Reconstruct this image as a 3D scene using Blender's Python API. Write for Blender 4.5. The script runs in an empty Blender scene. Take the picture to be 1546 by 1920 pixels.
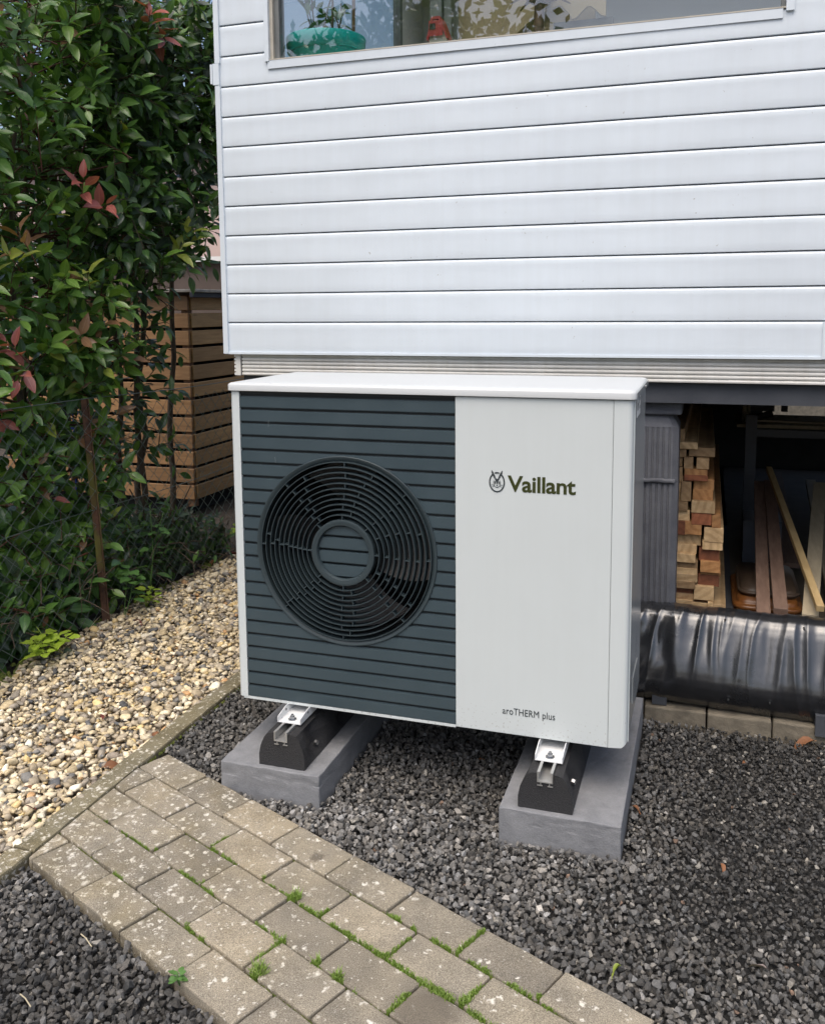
import bpy, bmesh, math, random
import numpy as np
from mathutils import Vector, Matrix, Euler, noise

random.seed(7); rng = np.random.default_rng(7)
scene = bpy.context.scene
C = scene.collection
rad = math.radians

# ------------------------------------------------------------------ camera
cam_d = bpy.data.cameras.new('camera'); cam = bpy.data.objects.new('camera', cam_d); C.objects.link(cam)
_a, _b, _c = -.317, .119, -.008
_f = Vector((math.sin(_a)*math.cos(_b), math.cos(_a)*math.cos(_b), -math.sin(_b)))
_r = Vector((math.cos(_a), -math.sin(_a), 0)); _u = _r.cross(_f)
_r2 = _r*math.cos(_c) + _u*math.sin(_c); _u2 = -_r*math.sin(_c) + _u*math.cos(_c)
M = Matrix((( _r2.x, _u2.x, -_f.x, 1.262), (_r2.y, _u2.y, -_f.y, -2.216), (_r2.z, _u2.z, -_f.z, 1.319), (0, 0, 0, 1)))
cam.matrix_world = M
cam_d.sensor_fit = 'HORIZONTAL'; cam_d.sensor_width = 36
cam_d.lens = 36*1694.2/1546; cam_d.shift_y = -(960-778.7)/1546; cam_d.shift_x = -(773.6-773)/1546
cam_d.clip_start = .05; cam_d.clip_end = 500
scene.camera = cam
CAMP = Vector((1.262, -2.216, 1.319))

# ------------------------------------------------------------------ sky, sun, exposure
SUN_EL, SUN_AZ = rad(64), rad(186)      # azimuth measured clockwise from +y
world = bpy.data.worlds.new('World'); scene.world = world; world.use_nodes = True
wt = world.node_tree; wt.nodes.clear()
sky = wt.nodes.new('ShaderNodeTexSky'); sky.sky_type = 'NISHITA'; sky.sun_disc = False
sky.sun_elevation = SUN_EL; sky.sun_rotation = SUN_AZ
sky.air_density = 1.0; sky.dust_density = 5.0; sky.ozone_density = 1.0
bg = wt.nodes.new('ShaderNodeBackground'); bg.inputs[1].default_value = .15
wo = wt.nodes.new('ShaderNodeOutputWorld')
wt.links.new(sky.outputs[0], bg.inputs[0]); wt.links.new(bg.outputs[0], wo.inputs[0])
sl = bpy.data.lights.new('sun', 'SUN'); sl.energy = 1.35; sl.angle = rad(60); sl.color = (1, .95, .88)
sun = bpy.data.objects.new('sun', sl); C.objects.link(sun)
_d = Vector((math.sin(SUN_AZ)*math.cos(SUN_EL), math.cos(SUN_AZ)*math.cos(SUN_EL), math.sin(SUN_EL)))
sun.rotation_euler = _d.to_track_quat('Z', 'Y').to_euler(); sun.location = _d*20
vs = scene.view_settings; vs.view_transform = 'Standard'; vs.look = 'None'; vs.gamma = 1; vs.exposure = 0.5
scene.cycles.max_bounces = 6; scene.cycles.diffuse_bounces = 3; scene.cycles.glossy_bounces = 3; scene.cycles.transmission_bounces = 4; scene.cycles.transparent_max_bounces = 10
scene.cycles.use_denoising = True; scene.cycles.use_adaptive_sampling = True; scene.cycles.adaptive_threshold = .02
scene.cycles.caustics_reflective = False; scene.cycles.caustics_refractive = False

# ------------------------------------------------------------------ helpers
def link(o, parent=None):
    C.objects.link(o)
    if parent is not None: o.parent = parent
    return o
def tag(o, label, cat=None, group=None, kind=None):
    if label: o['label'] = label
    if cat: o['category'] = cat
    if group: o['group'] = group
    if kind: o['kind'] = kind
    return o
def empty(name, loc=(0, 0, 0), label=None, cat=None, group=None, kind=None):
    o = bpy.data.objects.new(name, None); o.empty_display_size = .05; o.location = loc
    C.objects.link(o); return tag(o, label, cat, group, kind)
def mesh_obj(name, verts, faces, mat, parent=None, smooth=False, loc=None):
    me = bpy.data.meshes.new(name); me.from_pydata([tuple(v) for v in verts], [], faces); me.update()
    return me_obj(name, me, mat, parent, smooth, loc)
def me_obj(name, me, mat, parent=None, smooth=False, loc=None):
    if mat is not None and not me.materials: me.materials.append(mat)
    if smooth: me.polygons.foreach_set('use_smooth', [True]*len(me.polygons))
    o = bpy.data.objects.new(name, me)
    link(o, parent)
    if loc is not None: o.location = loc
    elif parent is not None:      # geometry given in world space: cancel the parent's place
        o.matrix_parent_inverse = parent_world(parent).inverted()
    return o
def parent_world(p):
    m = p.matrix_parent_inverse @ Matrix.LocRotScale(p.location, p.rotation_euler, p.scale) if p.parent else Matrix.LocRotScale(p.location, p.rotation_euler, p.scale)
    return (parent_world(p.parent) @ m) if p.parent else m

def autosmooth(o, ang=35):
    bm = bmesh.new(); bm.from_mesh(o.data)
    for e in bm.edges:
        if len(e.link_faces) == 2: e.smooth = e.calc_face_angle() < rad(ang)
    for f in bm.faces: f.smooth = True
    bm.to_mesh(o.data); bm.free()
class MB:
    def __init__(s): s.v = []; s.f = []
    def add(s, vs, fs):
        n = len(s.v); s.v += [tuple(v) for v in vs]; s.f += [tuple(i+n for i in f) for f in fs]
    def box(s, x0, x1, y0, y1, z0, z1, M=None):
        vs = [Vector((x, y, z)) for z in (z0, z1) for y in (y0, y1) for x in (x0, x1)]
        if M: vs = [M @ v for v in vs]
        s.add(vs, [(0, 2, 3, 1), (4, 5, 7, 6), (0, 1, 5, 4), (2, 6, 7, 3), (0, 4, 6, 2), (1, 3, 7, 5)])
    def tube(s, pts, radii, n=6, caps=True):
        pts = [Vector(p) for p in pts]
        if not hasattr(radii, '__len__'): radii = [radii]*len(pts)
        vs = []; up = Vector((.123, .31, .94)).normalized()
        for i, p in enumerate(pts):
            t = (pts[min(i+1, len(pts)-1)]-pts[max(i-1, 0)]).normalized()
            a = t.cross(up)
            if a.length < 1e-3: a = t.cross(Vector((1, 0, 0)))
            a.normalize(); b = t.cross(a)
            for k in range(n):
                w = 2*math.pi*k/n; vs.append(p+(a*math.cos(w)+b*math.sin(w))*radii[i])
        fs = [(i*n+k, i*n+(k+1) % n, (i+1)*n+(k+1) % n, (i+1)*n+k) for i in range(len(pts)-1) for k in range(n)]
        if caps: fs += [tuple(range(n))[::-1], tuple(range((len(pts)-1)*n, len(pts)*n))]
        s.add(vs, fs)
    def prism(s, poly, axis, a0, a1):
        """extrude a 2-D polygon along an axis; poly in the two other axes in x,y,z order"""
        n = len(poly); vs = []
        for a in (a0, a1):
            for p, q in poly:
                vs.append({'x': (a, p, q), 'y': (p, a, q), 'z': (p, q, a)}[axis])
        s.add(vs, [tuple(range(n)), tuple(range(2*n-1, n-1, -1))] + [(i, i+n, (i+1) % n+n, (i+1) % n) for i in range(n)])
    def build(s, name, mat, parent=None, smooth=False, loc=None, fix=True):
        o = mesh_obj(name, s.v, s.f, mat, parent, smooth, loc)
        if fix:
            bm = bmesh.new(); bm.from_mesh(o.data); bmesh.ops.recalc_face_normals(bm, faces=bm.faces); bm.to_mesh(o.data); bm.free()
        return o
def bbox_mesh(name, sx, sy, sz, bev=.004, seg=2, cuts=0, rough=0, seed=0, freq=30):
    """bevelled box centred on x,y with its bottom at z=0, optionally roughened"""
    bm = bmesh.new(); bmesh.ops.create_cube(bm, size=1)
    for v in bm.verts: v.co = Vector((v.co.x*sx, v.co.y*sy, (v.co.z+.5)*sz))
    if cuts: bmesh.ops.subdivide_edges(bm, edges=[e for e in bm.edges if e.calc_length() > .03], cuts=cuts, use_grid_fill=True)
    if bev:
        es = [e for e in bm.edges if len(e.link_faces) == 2 and e.calc_face_angle() > .5]
        bmesh.ops.bevel(bm, geom=es, offset=bev, segments=seg, affect='EDGES', profile=.5)
    if rough:
        for v in bm.verts:
            n = noise.noise_vector(v.co*freq+Vector((seed*7.3, 0, 0))); v.co += n*rough
    bmesh.ops.recalc_face_normals(bm, faces=bm.faces)
    me = bpy.data.meshes.new(name); bm.to_mesh(me); bm.free(); return me

# ------------------------------------------------------------------ materials
def new_mat(name):
    m = bpy.data.materials.new(name); m.use_nodes = True
    nt = m.node_tree; b = nt.nodes['Principled BSDF']; return m, nt, b
def N(nt, t, **kw):
    n = nt.nodes.new(t)
    for k, v in kw.items():
        if k.startswith('i_'):
            n.inputs[int(k[2:]) if k[2:].isdigit() else k[2:]].default_value = v
        else: setattr(n, k, v)
    return n
def ramp(nt, src, stops):
    r = nt.nodes.new('ShaderNodeValToRGB'); e = r.color_ramp.elements
    while len(e) < len(stops): e.new(.5)
    for i, (p, c) in enumerate(stops):
        e[i].position = p; e[i].color = (*c, 1) if len(c) == 3 else c
    nt.links.new(src, r.inputs[0]); return r
def coords(nt, kind='Object', scale=(1, 1, 1)):
    if kind == 'World':
        g = N(nt, 'ShaderNodeNewGeometry'); out = g.outputs['Position']
    else:
        out = N(nt, 'ShaderNodeTexCoord').outputs[kind]
    m = N(nt, 'ShaderNodeMapping'); m.inputs['Scale'].default_value = scale
    nt.links.new(out, m.inputs[0]); return m.outputs[0]
def noise_tex(nt, co, scale, detail=4, rough=.55):
    n = N(nt, 'ShaderNodeTexNoise'); n.inputs['Scale'].default_value = scale; n.inputs['Detail'].default_value = detail
    n.inputs['Roughness'].default_value = rough; nt.links.new(co, n.inputs['Vector']); return n.outputs['Fac']
def bump(nt, b, h, strength, dist=.003):
    bp = N(nt, 'ShaderNodeBump'); bp.inputs['Strength'].default_value = strength; bp.inputs['Distance'].default_value = dist
    nt.links.new(h, bp.inputs['Height']); nt.links.new(bp.outputs[0], b.inputs['Normal'])
def mixc(nt, fac, a, b, mode='MIX'):
    m = N(nt, 'ShaderNodeMix', data_type='RGBA', blend_type=mode)
    for s, v in ((m.inputs[0], fac), (m.inputs[6], a), (m.inputs[7], b)):
        if hasattr(v, 'links') or isinstance(v, bpy.types.NodeSocket): nt.links.new(v, s)
        else: s.default_value = v if not isinstance(v, tuple) else ((*v, 1) if len(v) == 3 else v)
    return m.outputs[2]
def simple(name, c1, c2=None, scale=8, rough=.6, bmp=0, bscale=60, bdist=.002, metal=0, kind='World', stretch=(1, 1, 1), spec=.5, rvar=0, coat=0):
    m, nt, b = new_mat(name); co = coords(nt, kind, stretch)
    c2 = c2 or tuple(x*.85 for x in c1)
    f = noise_tex(nt, co, scale, 6, .6)
    r = ramp(nt, f, [(.32, c1), (.68, c2)]); nt.links.new(r.outputs[0], b.inputs['Base Color'])
    b.inputs['Roughness'].default_value = rough; b.inputs['Metallic'].default_value = metal
    b.inputs['Specular IOR Level'].default_value = spec; b.inputs['Coat Weight'].default_value = coat
    if rvar:
        rr = ramp(nt, f, [(.3, (rough-rvar,)*3), (.7, (rough+rvar,)*3)]); nt.links.new(rr.outputs[0], b.inputs['Roughness'])
    if bmp: bump(nt, b, noise_tex(nt, co, bscale, 5, .6), bmp, bdist)
    return m
def wood(name, c1, c2, axis='x', scale=6, rough=.65, bmp=.25, rand=.25, dirt=None, knots=True, rings=False):
    """grain runs along one world axis; each object gets its own shade"""
    m, nt, b = new_mat(name)
    st = {'x': (.9, 12, 12), 'y': (12, .9, 12), 'z': (12, 12, .9)}[axis]
    tc = N(nt, 'ShaderNodeNewGeometry').outputs['Position']; oi = N(nt, 'ShaderNodeObjectInfo')
    ad = N(nt, 'ShaderNodeVectorMath', operation='ADD'); sc_ = N(nt, 'ShaderNodeVectorMath', operation='SCALE'); sc_.inputs['Scale'].default_value = 9.1
    cb = N(nt, 'ShaderNodeCombineXYZ')
    for i in range(3): nt.links.new(oi.outputs['Random'], cb.inputs[i])
    nt.links.new(cb.outputs[0], sc_.inputs[0]); nt.links.new(tc, ad.inputs[0]); nt.links.new(sc_.outputs[0], ad.inputs[1])
    mp = N(nt, 'ShaderNodeMapping'); mp.inputs['Scale'].default_value = st; nt.links.new(ad.outputs[0], mp.inputs[0])
    f = noise_tex(nt, mp.outputs[0], scale, 8, .65)
    r = ramp(nt, f, [(.25, c1), (.5, tuple((a+d)/2 for a, d in zip(c1, c2))), (.72, c2)])
    out = r.outputs[0]
    if rings:      # growth rings on the sawn end, their centre somewhere off the piece
        mo = N(nt, 'ShaderNodeCombineXYZ')
        for ax_, k_ in ((0, 7.31), (2, 23.7)):
            a1 = N(nt, 'ShaderNodeMath', operation='MULTIPLY'); a1.inputs[1].default_value = k_; nt.links.new(oi.outputs['Random'], a1.inputs[0])
            a2 = N(nt, 'ShaderNodeMath', operation='FRACT'); nt.links.new(a1.outputs[0], a2.inputs[0])
            a3 = N(nt, 'ShaderNodeMath', operation='MULTIPLY_ADD'); a3.inputs[1].default_value = .36; a3.inputs[2].default_value = -.18 if ax_ == 0 else -.45; nt.links.new(a2.outputs[0], a3.inputs[0]); nt.links.new(a3.outputs[0], mo.inputs[ax_])
        sh_ = N(nt, 'ShaderNodeVectorMath', operation='SUBTRACT'); nt.links.new(tc, sh_.inputs[0]); sh_.inputs[1].default_value = (1.12, .95, .30)
        ao = N(nt, 'ShaderNodeVectorMath', operation='ADD'); nt.links.new(sh_.outputs[0], ao.inputs[0]); nt.links.new(mo.outputs[0], ao.inputs[1])
        wv_ = N(nt, 'ShaderNodeTexWave', wave_type='RINGS', rings_direction='Y'); wv_.inputs['Scale'].default_value = 13; wv_.inputs['Distortion'].default_value = 2.2; wv_.inputs['Detail'].default_value = 3; wv_.inputs['Detail Scale'].default_value = .6
        nt.links.new(ao.outputs[0], wv_.inputs['Vector']); out = mixc(nt, 1.0, out, ramp(nt, wv_.outputs['Fac'], [(.1, (.84, .80, .74)), (.6, (1.03, 1.02, 1.0))]).outputs[0], 'MULTIPLY')
        out = mixc(nt, 1.0, out, ramp(nt, noise_tex(nt, tc, 22, 4, .6), [(.35, (.78, .76, .74)), (.65, (1.08, 1.08, 1.08))]).outputs[0], 'MULTIPLY')
    if knots:
        v = N(nt, 'ShaderNodeTexVoronoi'); v.inputs['Scale'].default_value = 1.1
        mk = N(nt, 'ShaderNodeMapping'); mk.inputs['Scale'].default_value = {'x': (2.2, 7, 7), 'y': (7, 2.2, 7), 'z': (7, 7, 2.2)}[axis]
        nt.links.new(ad.outputs[0], mk.inputs[0]); nt.links.new(mk.outputs[0], v.inputs['Vector'])
        kr = ramp(nt, v.outputs['Distance'], [(.03, (1, 1, 1)), (.11, (0, 0, 0))])
        out = mixc(nt, kr.outputs[0], out, tuple(x*.35 for x in c1))
    hv = N(nt, 'ShaderNodeHueSaturation'); nt.links.new(out, hv.inputs['Color'])
    mr = N(nt, 'ShaderNodeMapRange'); mr.inputs[3].default_value = 1-rand; mr.inputs[4].default_value = 1+rand
    nt.links.new(oi.outputs['Random'], mr.inputs[0]); nt.links.new(mr.outputs[0], hv.inputs['Value'])
    nt.links.new(hv.outputs[0], b.inputs['Base Color']); b.inputs['Roughness'].default_value = rough
    bump(nt, b, f, bmp, .002); return m

m_soil = simple('soil', (.035, .026, .018), (.075, .058, .04), 14, .95, .8, 50, .02)
m_under = simple('dark_bed', (.012, .012, .012), (.03, .029, .027), 30, .95, .8, 90, .01)
m_underb = simple('beige_bed', (.08, .065, .045), (.16, .13, .09), 30, .95, .8, 90, .01)

def stone_mat(name, rough, bs, grain):
    m, nt, b = new_mat(name); at = N(nt, 'ShaderNodeAttribute', attribute_name='Col'); co = coords(nt, 'World')
    f = noise_tex(nt, co, grain, 5, .7); r = ramp(nt, f, [(.3, (.68,)*3), (.7, (1.3,)*3)])
    nt.links.new(mixc(nt, 1.0, at.outputs['Color'], r.outputs[0], 'MULTIPLY'), b.inputs['Base Color'])
    b.inputs['Roughness'].default_value = rough; b.inputs['Specular IOR Level'].default_value = .4
    bump(nt, b, noise_tex(nt, co, bs, 4, .7), .5, .002); return m
m_basalt = stone_mat('basalt_chippings', .8, 420, 260)
m_pebble = stone_mat('river_pebbles', .7, 220, 110)

def paver_mat():
    m, nt, b = new_mat('concrete_paver'); co = coords(nt, 'World'); oi = N(nt, 'ShaderNodeObjectInfo')
    f = noise_tex(nt, co, 480, 3, .8); big = noise_tex(nt, co, 9, 5, .6)
    base = ramp(nt, f, [(.30, (.095, .086, .072)), (.5, (.285, .260, .218)), (.70, (.55, .515, .445))]).outputs[0]
    tint = ramp(nt, big, [(.3, (.72, .72, .72)), (.7, (1.12, 1.1, 1.05))]).outputs[0]
    col = mixc(nt, 1.0, base, tint, 'MULTIPLY')
    ob = ramp(nt, oi.outputs['Random'], [(0, (.74, .73, .71)), (.35, (.95, .93, .87)), (.7, (1.02, 1.0, .95)), (1, (1.15, 1.1, 1.0))]).outputs[0]
    col = mixc(nt, 1.0, col, ob, 'MULTIPLY')
    # lichen: pale irregular blots, thicker towards the kerb and thinning along the path
    g = N(nt, 'ShaderNodeNewGeometry'); sx = N(nt, 'ShaderNodeSeparateXYZ'); nt.links.new(g.outputs['Position'], sx.inputs[0])
    wob = N(nt, 'ShaderNodeTexNoise'); wob.inputs['Scale'].default_value = 95; wob.inputs['Detail'].default_value = 6; nt.links.new(co, wob.inputs['Vector'])
    wv = N(nt, 'ShaderNodeVectorMath', operation='SCALE'); wv.inputs['Scale'].default_value = .03; nt.links.new(wob.outputs['Color'], wv.inputs[0])
    wa = N(nt, 'ShaderNodeVectorMath', operation='ADD'); nt.links.new(co, wa.inputs[0]); nt.links.new(wv.outputs[0], wa.inputs[1])
    lich = None
    for sc_, thr in ((46, .30), (85, .27), (26, .2)):
        v = N(nt, 'ShaderNodeTexVoronoi'); v.inputs['Scale'].default_value = sc_; nt.links.new(wa.outputs[0], v.inputs['Vector'])
        rr = ramp(nt, v.outputs['Distance'], [(thr-.16, (1, 1, 1)), (thr+.06, (0, 0, 0))]).outputs[0]
        # only some cells carry a blot
        sp = N(nt, 'ShaderNodeSeparateColor'); nt.links.new(v.outputs['Color'], sp.inputs[0])
        mr = N(nt, 'ShaderNodeMapRange'); mr.inputs[1].default_value = -.3; mr.inputs[2].default_value = .75; mr.inputs[3].default_value = .40; mr.inputs[4].default_value = .90
        nt.links.new(sx.outputs[0], mr.inputs[0])
        gt = N(nt, 'ShaderNodeMath', operation='GREATER_THAN'); nt.links.new(sp.outputs[0], gt.inputs[0]); nt.links.new(mr.outputs[0], gt.inputs[1])
        mu = N(nt, 'ShaderNodeMath', operation='MULTIPLY'); nt.links.new(rr, mu.inputs[0]); nt.links.new(gt.outputs[0], mu.inputs[1])
        if lich is None: lich = mu.outputs[0]
        else:
            mx = N(nt, 'ShaderNodeMath', operation='MAXIMUM'); nt.links.new(lich, mx.inputs[0]); nt.links.new(mu.outputs[0], mx.inputs[1]); lich = mx.outputs[0]
    ml = N(nt, 'ShaderNodeMath', operation='MULTIPLY'); nt.links.new(lich, ml.inputs[0]); ml.inputs[1].default_value = .84
    col = mixc(nt, ml.outputs[0], col, (.74, .71, .63))
    al = noise_tex(nt, co, 5.5, 5, .65); alr = ramp(nt, al, [(.42, (0, 0, 0)), (.66, (1, 1, 1))]).outputs[0]
    am = N(nt, 'ShaderNodeMapRange'); am.inputs[1].default_value = -.3; am.inputs[2].default_value = .7; am.inputs[3].default_value = .75; am.inputs[4].default_value = .12; nt.links.new(sx.outputs[0], am.inputs[0])
    af = N(nt, 'ShaderNodeMath', operation='MULTIPLY'); nt.links.new(alr, af.inputs[0]); nt.links.new(am.outputs[0], af.inputs[1])
    col = mixc(nt, af.outputs[0], col, mixc(nt, 1.0, col, (.70, .64, .46), 'MULTIPLY'))
    # damp stains at two spots
    for (px, py, rr_) in ((.80, -.735, .075), (.405, -.355, .02)):
        d = N(nt, 'ShaderNodeVectorMath', operation='DISTANCE'); nt.links.new(wa.outputs[0], d.inputs[0]); d.inputs[1].default_value = (px+.01, py+.01, .015)
        st = ramp(nt, d.outputs['Value'], [(rr_*.6, (.62,)*3), (rr_*1.15, (0, 0, 0))]).outputs[0]
        col = mixc(nt, st, col, (.07, .058, .045))
    nt.links.new(col, b.inputs['Base Color']); b.inputs['Roughness'].default_value = .9; b.inputs['Specular IOR Level'].default_value = .25
    hh = N(nt, 'ShaderNodeMath', operation='ADD'); nt.links.new(f, hh.inputs[0]); nt.links.new(ml.outputs[0], hh.inputs[1])
    bump(nt, b, hh.outputs[0], .5, .0016); return m
m_paver = paver_mat()
m_kerb2 = paver_mat(); m_kerb2.name = 'weathered_kerb_concrete'
for _n in m_kerb2.node_tree.nodes:      # the kerb is the browner, algae-stained concrete
    if _n.type == 'VALTORGB' and abs(_n.color_ramp.elements[0].color[0]-.095) < 1e-3:
        for _e, _c in zip(_n.color_ramp.elements, ((.07, .064, .045), (.20, .185, .135), (.42, .385, .29))): _e.color = (*_c, 1)

def concrete_mat(name, c1, c2, streak=True):
    m, nt, b = new_mat(name); co = coords(nt, 'World')
    f = noise_tex(nt, co, 14, 8, .65); g = noise_tex(nt, co, 300, 3, .7)
    c = ramp(nt, f, [(.3, c1), (.7, c2)]).outputs[0]
    c = mixc(nt, 1.0, c, ramp(nt, g, [(.3, (.86,)*3), (.7, (1.1,)*3)]).outputs[0], 'MULTIPLY')
    nt.links.new(c, b.inputs['Base Color']); b.inputs['Roughness'].default_value = .85
    cs = coords(nt, 'World', (1, 1, 1.8))
    h = N(nt, 'ShaderNodeMath', operation='ADD'); nt.links.new(noise_tex(nt, cs, 28, 8, .7), h.inputs[0]); nt.links.new(g, h.inputs[1])
    bump(nt, b, h.outputs[0], .42, .003); return m
m_slab = concrete_mat('grey_painted_concrete', (.165, .17, .18), (.25, .255, .265))
m_pillar = concrete_mat('dark_painted_concrete', (.085, .09, .105), (.135, .14, .155))
m_beam = simple('dark_painted_beam', (.04, .045, .055), (.065, .07, .08), 6, .75, .3, 80)
m_kerb = simple('weathered_kerb', (.16, .145, .115), (.30, .27, .21), 26, .92, .6, 240, .003)
m_edging = simple('sandy_edging', (.12, .105, .08), (.23, .2, .15), 20, .95, .6, 200, .003)

def white_paint(name, c, rough=.4, dirt=.06, bmp=.05, splash=0, specks=True):
    m, nt, b = new_mat(name); co = coords(nt, 'World'); f = noise_tex(nt, co, 5, 6, .6)
    r = ramp(nt, f, [(.35, c), (.75, tuple(x*(1-dirt) for x in c))]).outputs[0]
    sp = noise_tex(nt, co, 55, 3, .5); sr = ramp(nt, sp, [(.735, (0, 0, 0)), (.78, (.55,)*3)]).outputs[0]
    st = ramp(nt, noise_tex(nt, coords(nt, 'World', (1, 1, .06)), 34, 5, .65), [(.38, (1, 1, 1)), (.72, (1-dirt*.55, 1-dirt*.62, 1-dirt*.75))]).outputs[0]
    r = mixc(nt, 1.0, r, st, 'MULTIPLY')
    if splash:      # grit thrown up by rain on the lowest hand's breadth
        gz = N(nt, 'ShaderNodeNewGeometry'); sz_ = N(nt, 'ShaderNodeSeparateXYZ'); nt.links.new(gz.outputs['Position'], sz_.inputs[0])
        mz = N(nt, 'ShaderNodeMapRange'); mz.inputs[1].default_value = splash; mz.inputs[2].default_value = splash+.22; mz.inputs[3].default_value = .62; mz.inputs[4].default_value = .86; nt.links.new(sz_.outputs[2], mz.inputs[0])
        gr = N(nt, 'ShaderNodeMath', operation='GREATER_THAN'); nt.links.new(noise_tex(nt, co, 160, 2, .5), gr.inputs[0]); nt.links.new(mz.outputs[0], gr.inputs[1])
        gm = N(nt, 'ShaderNodeMath', operation='MULTIPLY'); nt.links.new(gr.outputs[0], gm.inputs[0]); gm.inputs[1].default_value = .35
        r = mixc(nt, gm.outputs[0], r, (.22, .19, .15))
    nt.links.new(mixc(nt, sr, r, (.25, .22, .18)) if specks else r, b.inputs['Base Color']); b.inputs['Roughness'].default_value = rough
    rg_ = ramp(nt, noise_tex(nt, co, 7, 5, .6), [(.3, (rough-.05,)*3), (.7, (rough+.08,)*3)]).outputs[0]; nt.links.new(rg_, b.inputs['Roughness'])
    bump(nt, b, noise_tex(nt, coords(nt, 'World', (1, 1, 2)), 3.5, 3, .5), bmp, .02); return m
m_siding = white_paint('white_siding', (.665, .73, .785), .36, .06, .10)
m_skirt = white_paint('cream_ribbed_plastic', (.74, .73, .69), .5, .18, .03)
m_case = white_paint('white_powder_coat', (.595, .64, .64), .40, .03, .02, .205, False)
m_lid = simple('white_lid_coat', (.55, .575, .58), (.53, .552, .558), 3, .32, .05, 900, .0004)
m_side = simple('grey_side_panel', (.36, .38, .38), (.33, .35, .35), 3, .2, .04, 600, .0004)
m_slate = simple('slate_grille', (.041, .063, .075), (.049, .073, .086), 7, .38, .05, 900, .0004, rvar=.05)
m_slate_r = simple('slate_grille_rings', (.026, .040, .046), (.032, .048, .055), 7, .5, .05, 900, .0004)
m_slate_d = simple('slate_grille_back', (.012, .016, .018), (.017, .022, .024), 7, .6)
m_black = simple('black_cavity', (.004, .004, .005), (.008, .008, .009), 5, .8)
m_blade = simple('fan_blade', (.07, .066, .066), (.09, .085, .085), 6, .5)
m_olive = simple('olive_print', (.042, .05, .012), (.036, .043, .010), 6, .35)
m_print = simple('grey_print', (.035, .045, .05), (.03, .04, .045), 6, .5)
m_rubber = simple('black_rubber_granulate', (.006, .006, .007), (.045, .045, .047), 330, .6, 1.0, 380, .003)
m_alu = simple('bare_aluminium', (.62, .62, .60), (.5, .5, .49), 20, .38, .1, 200, metal=.7)
m_wbracket = simple('white_bracket', (.74, .75, .75), (.70, .71, .71), 12, .4)
m_zinc = simple('zinc_bolt', (.45, .46, .47), (.34, .35, .36), 30, .3, metal=1)
m_label = simple('white_sticker', (.62, .63, .63), (.58, .59, .59), 12, .5)
m_scuff = simple('scuffed_paint', (.22, .24, .25), (.16, .18, .19), 300, .6)
m_film = simple('black_sheeting', (.010, .011, .013), (.018, .019, .022), 5, .30, .3, 46, .003, rvar=.08, spec=.8, coat=.7)
m_film.node_tree.nodes['Principled BSDF'].inputs['Coat IOR'].default_value = 1.6; m_film.node_tree.nodes['Principled BSDF'].inputs['Coat Roughness'].default_value = .2
m_frame_c = simple('cream_window_frame', (.52, .49, .42), (.40, .37, .31), 20, .6)
m_frame_g = simple('grey_window_seal', (.16, .17, .17), (.12, .13, .13), 20, .6)
m_room = simple('room_wall', (.62, .62, .60), (.58, .58, .56), 3, .8)
m_roomw = simple('room_blind', (.80, .83, .86), (.77, .80, .83), 3, .7)
m_tan = simple('tan_board', (.36, .28, .17), (.30, .23, .13), 5, .7)
m_pot = simple('turquoise_plastic', (.0, .42, .38), (.0, .38, .35), 6, .3)
m_white = simple('white_petal', (.82, .83, .80), (.76, .77, .74), 30, .6)
m_red = simple('red_roof_paint', (.32, .02, .02), (.25, .015, .015), 15, .5)
m_house_w = simple('birdhouse_wood', (.55, .52, .45), (.45, .42, .36), 15, .7)
m_trunkdec = simple('brown_carving', (.12, .06, .03), (.06, .03, .015), 30, .6, .5, 60, .01)
m_sofa = simple('grey_upholstery', (.12, .12, .11), (.09, .09, .085), 20, .8)
m_timber = [wood('pale_pine_end', (.42, .285, .145), (.56, .41, .235), 'y', 6, .7, rand=.3, rings=True), wood('orange_pine_end', (.33, .155, .055), (.45, .245, .10), 'y', 6, .7, rand=.3, rings=True),
            wood('red_brown_end', (.17, .055, .024), (.26, .095, .042), 'y', 6, .7, rand=.3, rings=True), wood('grey_pine_end', (.29, .185, .095), (.41, .28, .15), 'y', 6, .7, rand=.3, rings=True)]
m_brownboard = wood('weathered_brown_board', (.10, .06, .042), (.20, .13, .095), 'y', 5, .75)
m_batten = wood('yellow_batten', (.36, .25, .11), (.52, .38, .19), 'y', 5, .65)
m_paleboard = wood('pale_grey_board', (.26, .22, .15), (.38, .32, .22), 'y', 5, .7)
m_orange = simple('orange_plastic_tray', (.26, .10, .025), (.2, .075, .02), 6, .35)
m_tray2 = simple('brown_plastic_tray', (.10, .07, .05), (.07, .05, .035), 8, .4)
m_sheet = simple('drab_fibre_sheet', (.12, .10, .075), (.09, .075, .055), 9, .85)
m_bluemetal = simple('blue_grey_metal', (.045, .055, .075), (.035, .043, .06), 9, .5)
m_foam = simple('cream_foam', (.42, .38, .29), (.3, .26, .2), 40, .9, .8, 80, .01)
m_larch = wood('larch_slat', (.20, .105, .042), (.35, .20, .088), 'x', 5, .6, .3, .2)
m_larch_lit = wood('larch_slat_lit', (.29, .165, .066), (.48, .30, .135), 'y', 5, .6, .3, .2)  # same larch, lighter: the light on the open face is in its colour
m_larchz = wood('larch_post', (.18, .09, .045), (.28, .15, .075), 'z', 5, .6)
m_roofb = simple('weathered_roof_board', (.46, .44, .40), (.25, .23, .2), 18, .85, .5, 60)
m_roofing = simple('roofing_felt', (.05, .047, .043), (.08, .075, .07), 18, .9, .5, 90)
m_darkwall = simple('brown_plaster', (.12, .09, .075), (.095, .072, .06), 6, .85)
m_pink = simple('pink_render', (.62, .47, .42), (.55, .42, .38), 4, .85)
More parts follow.
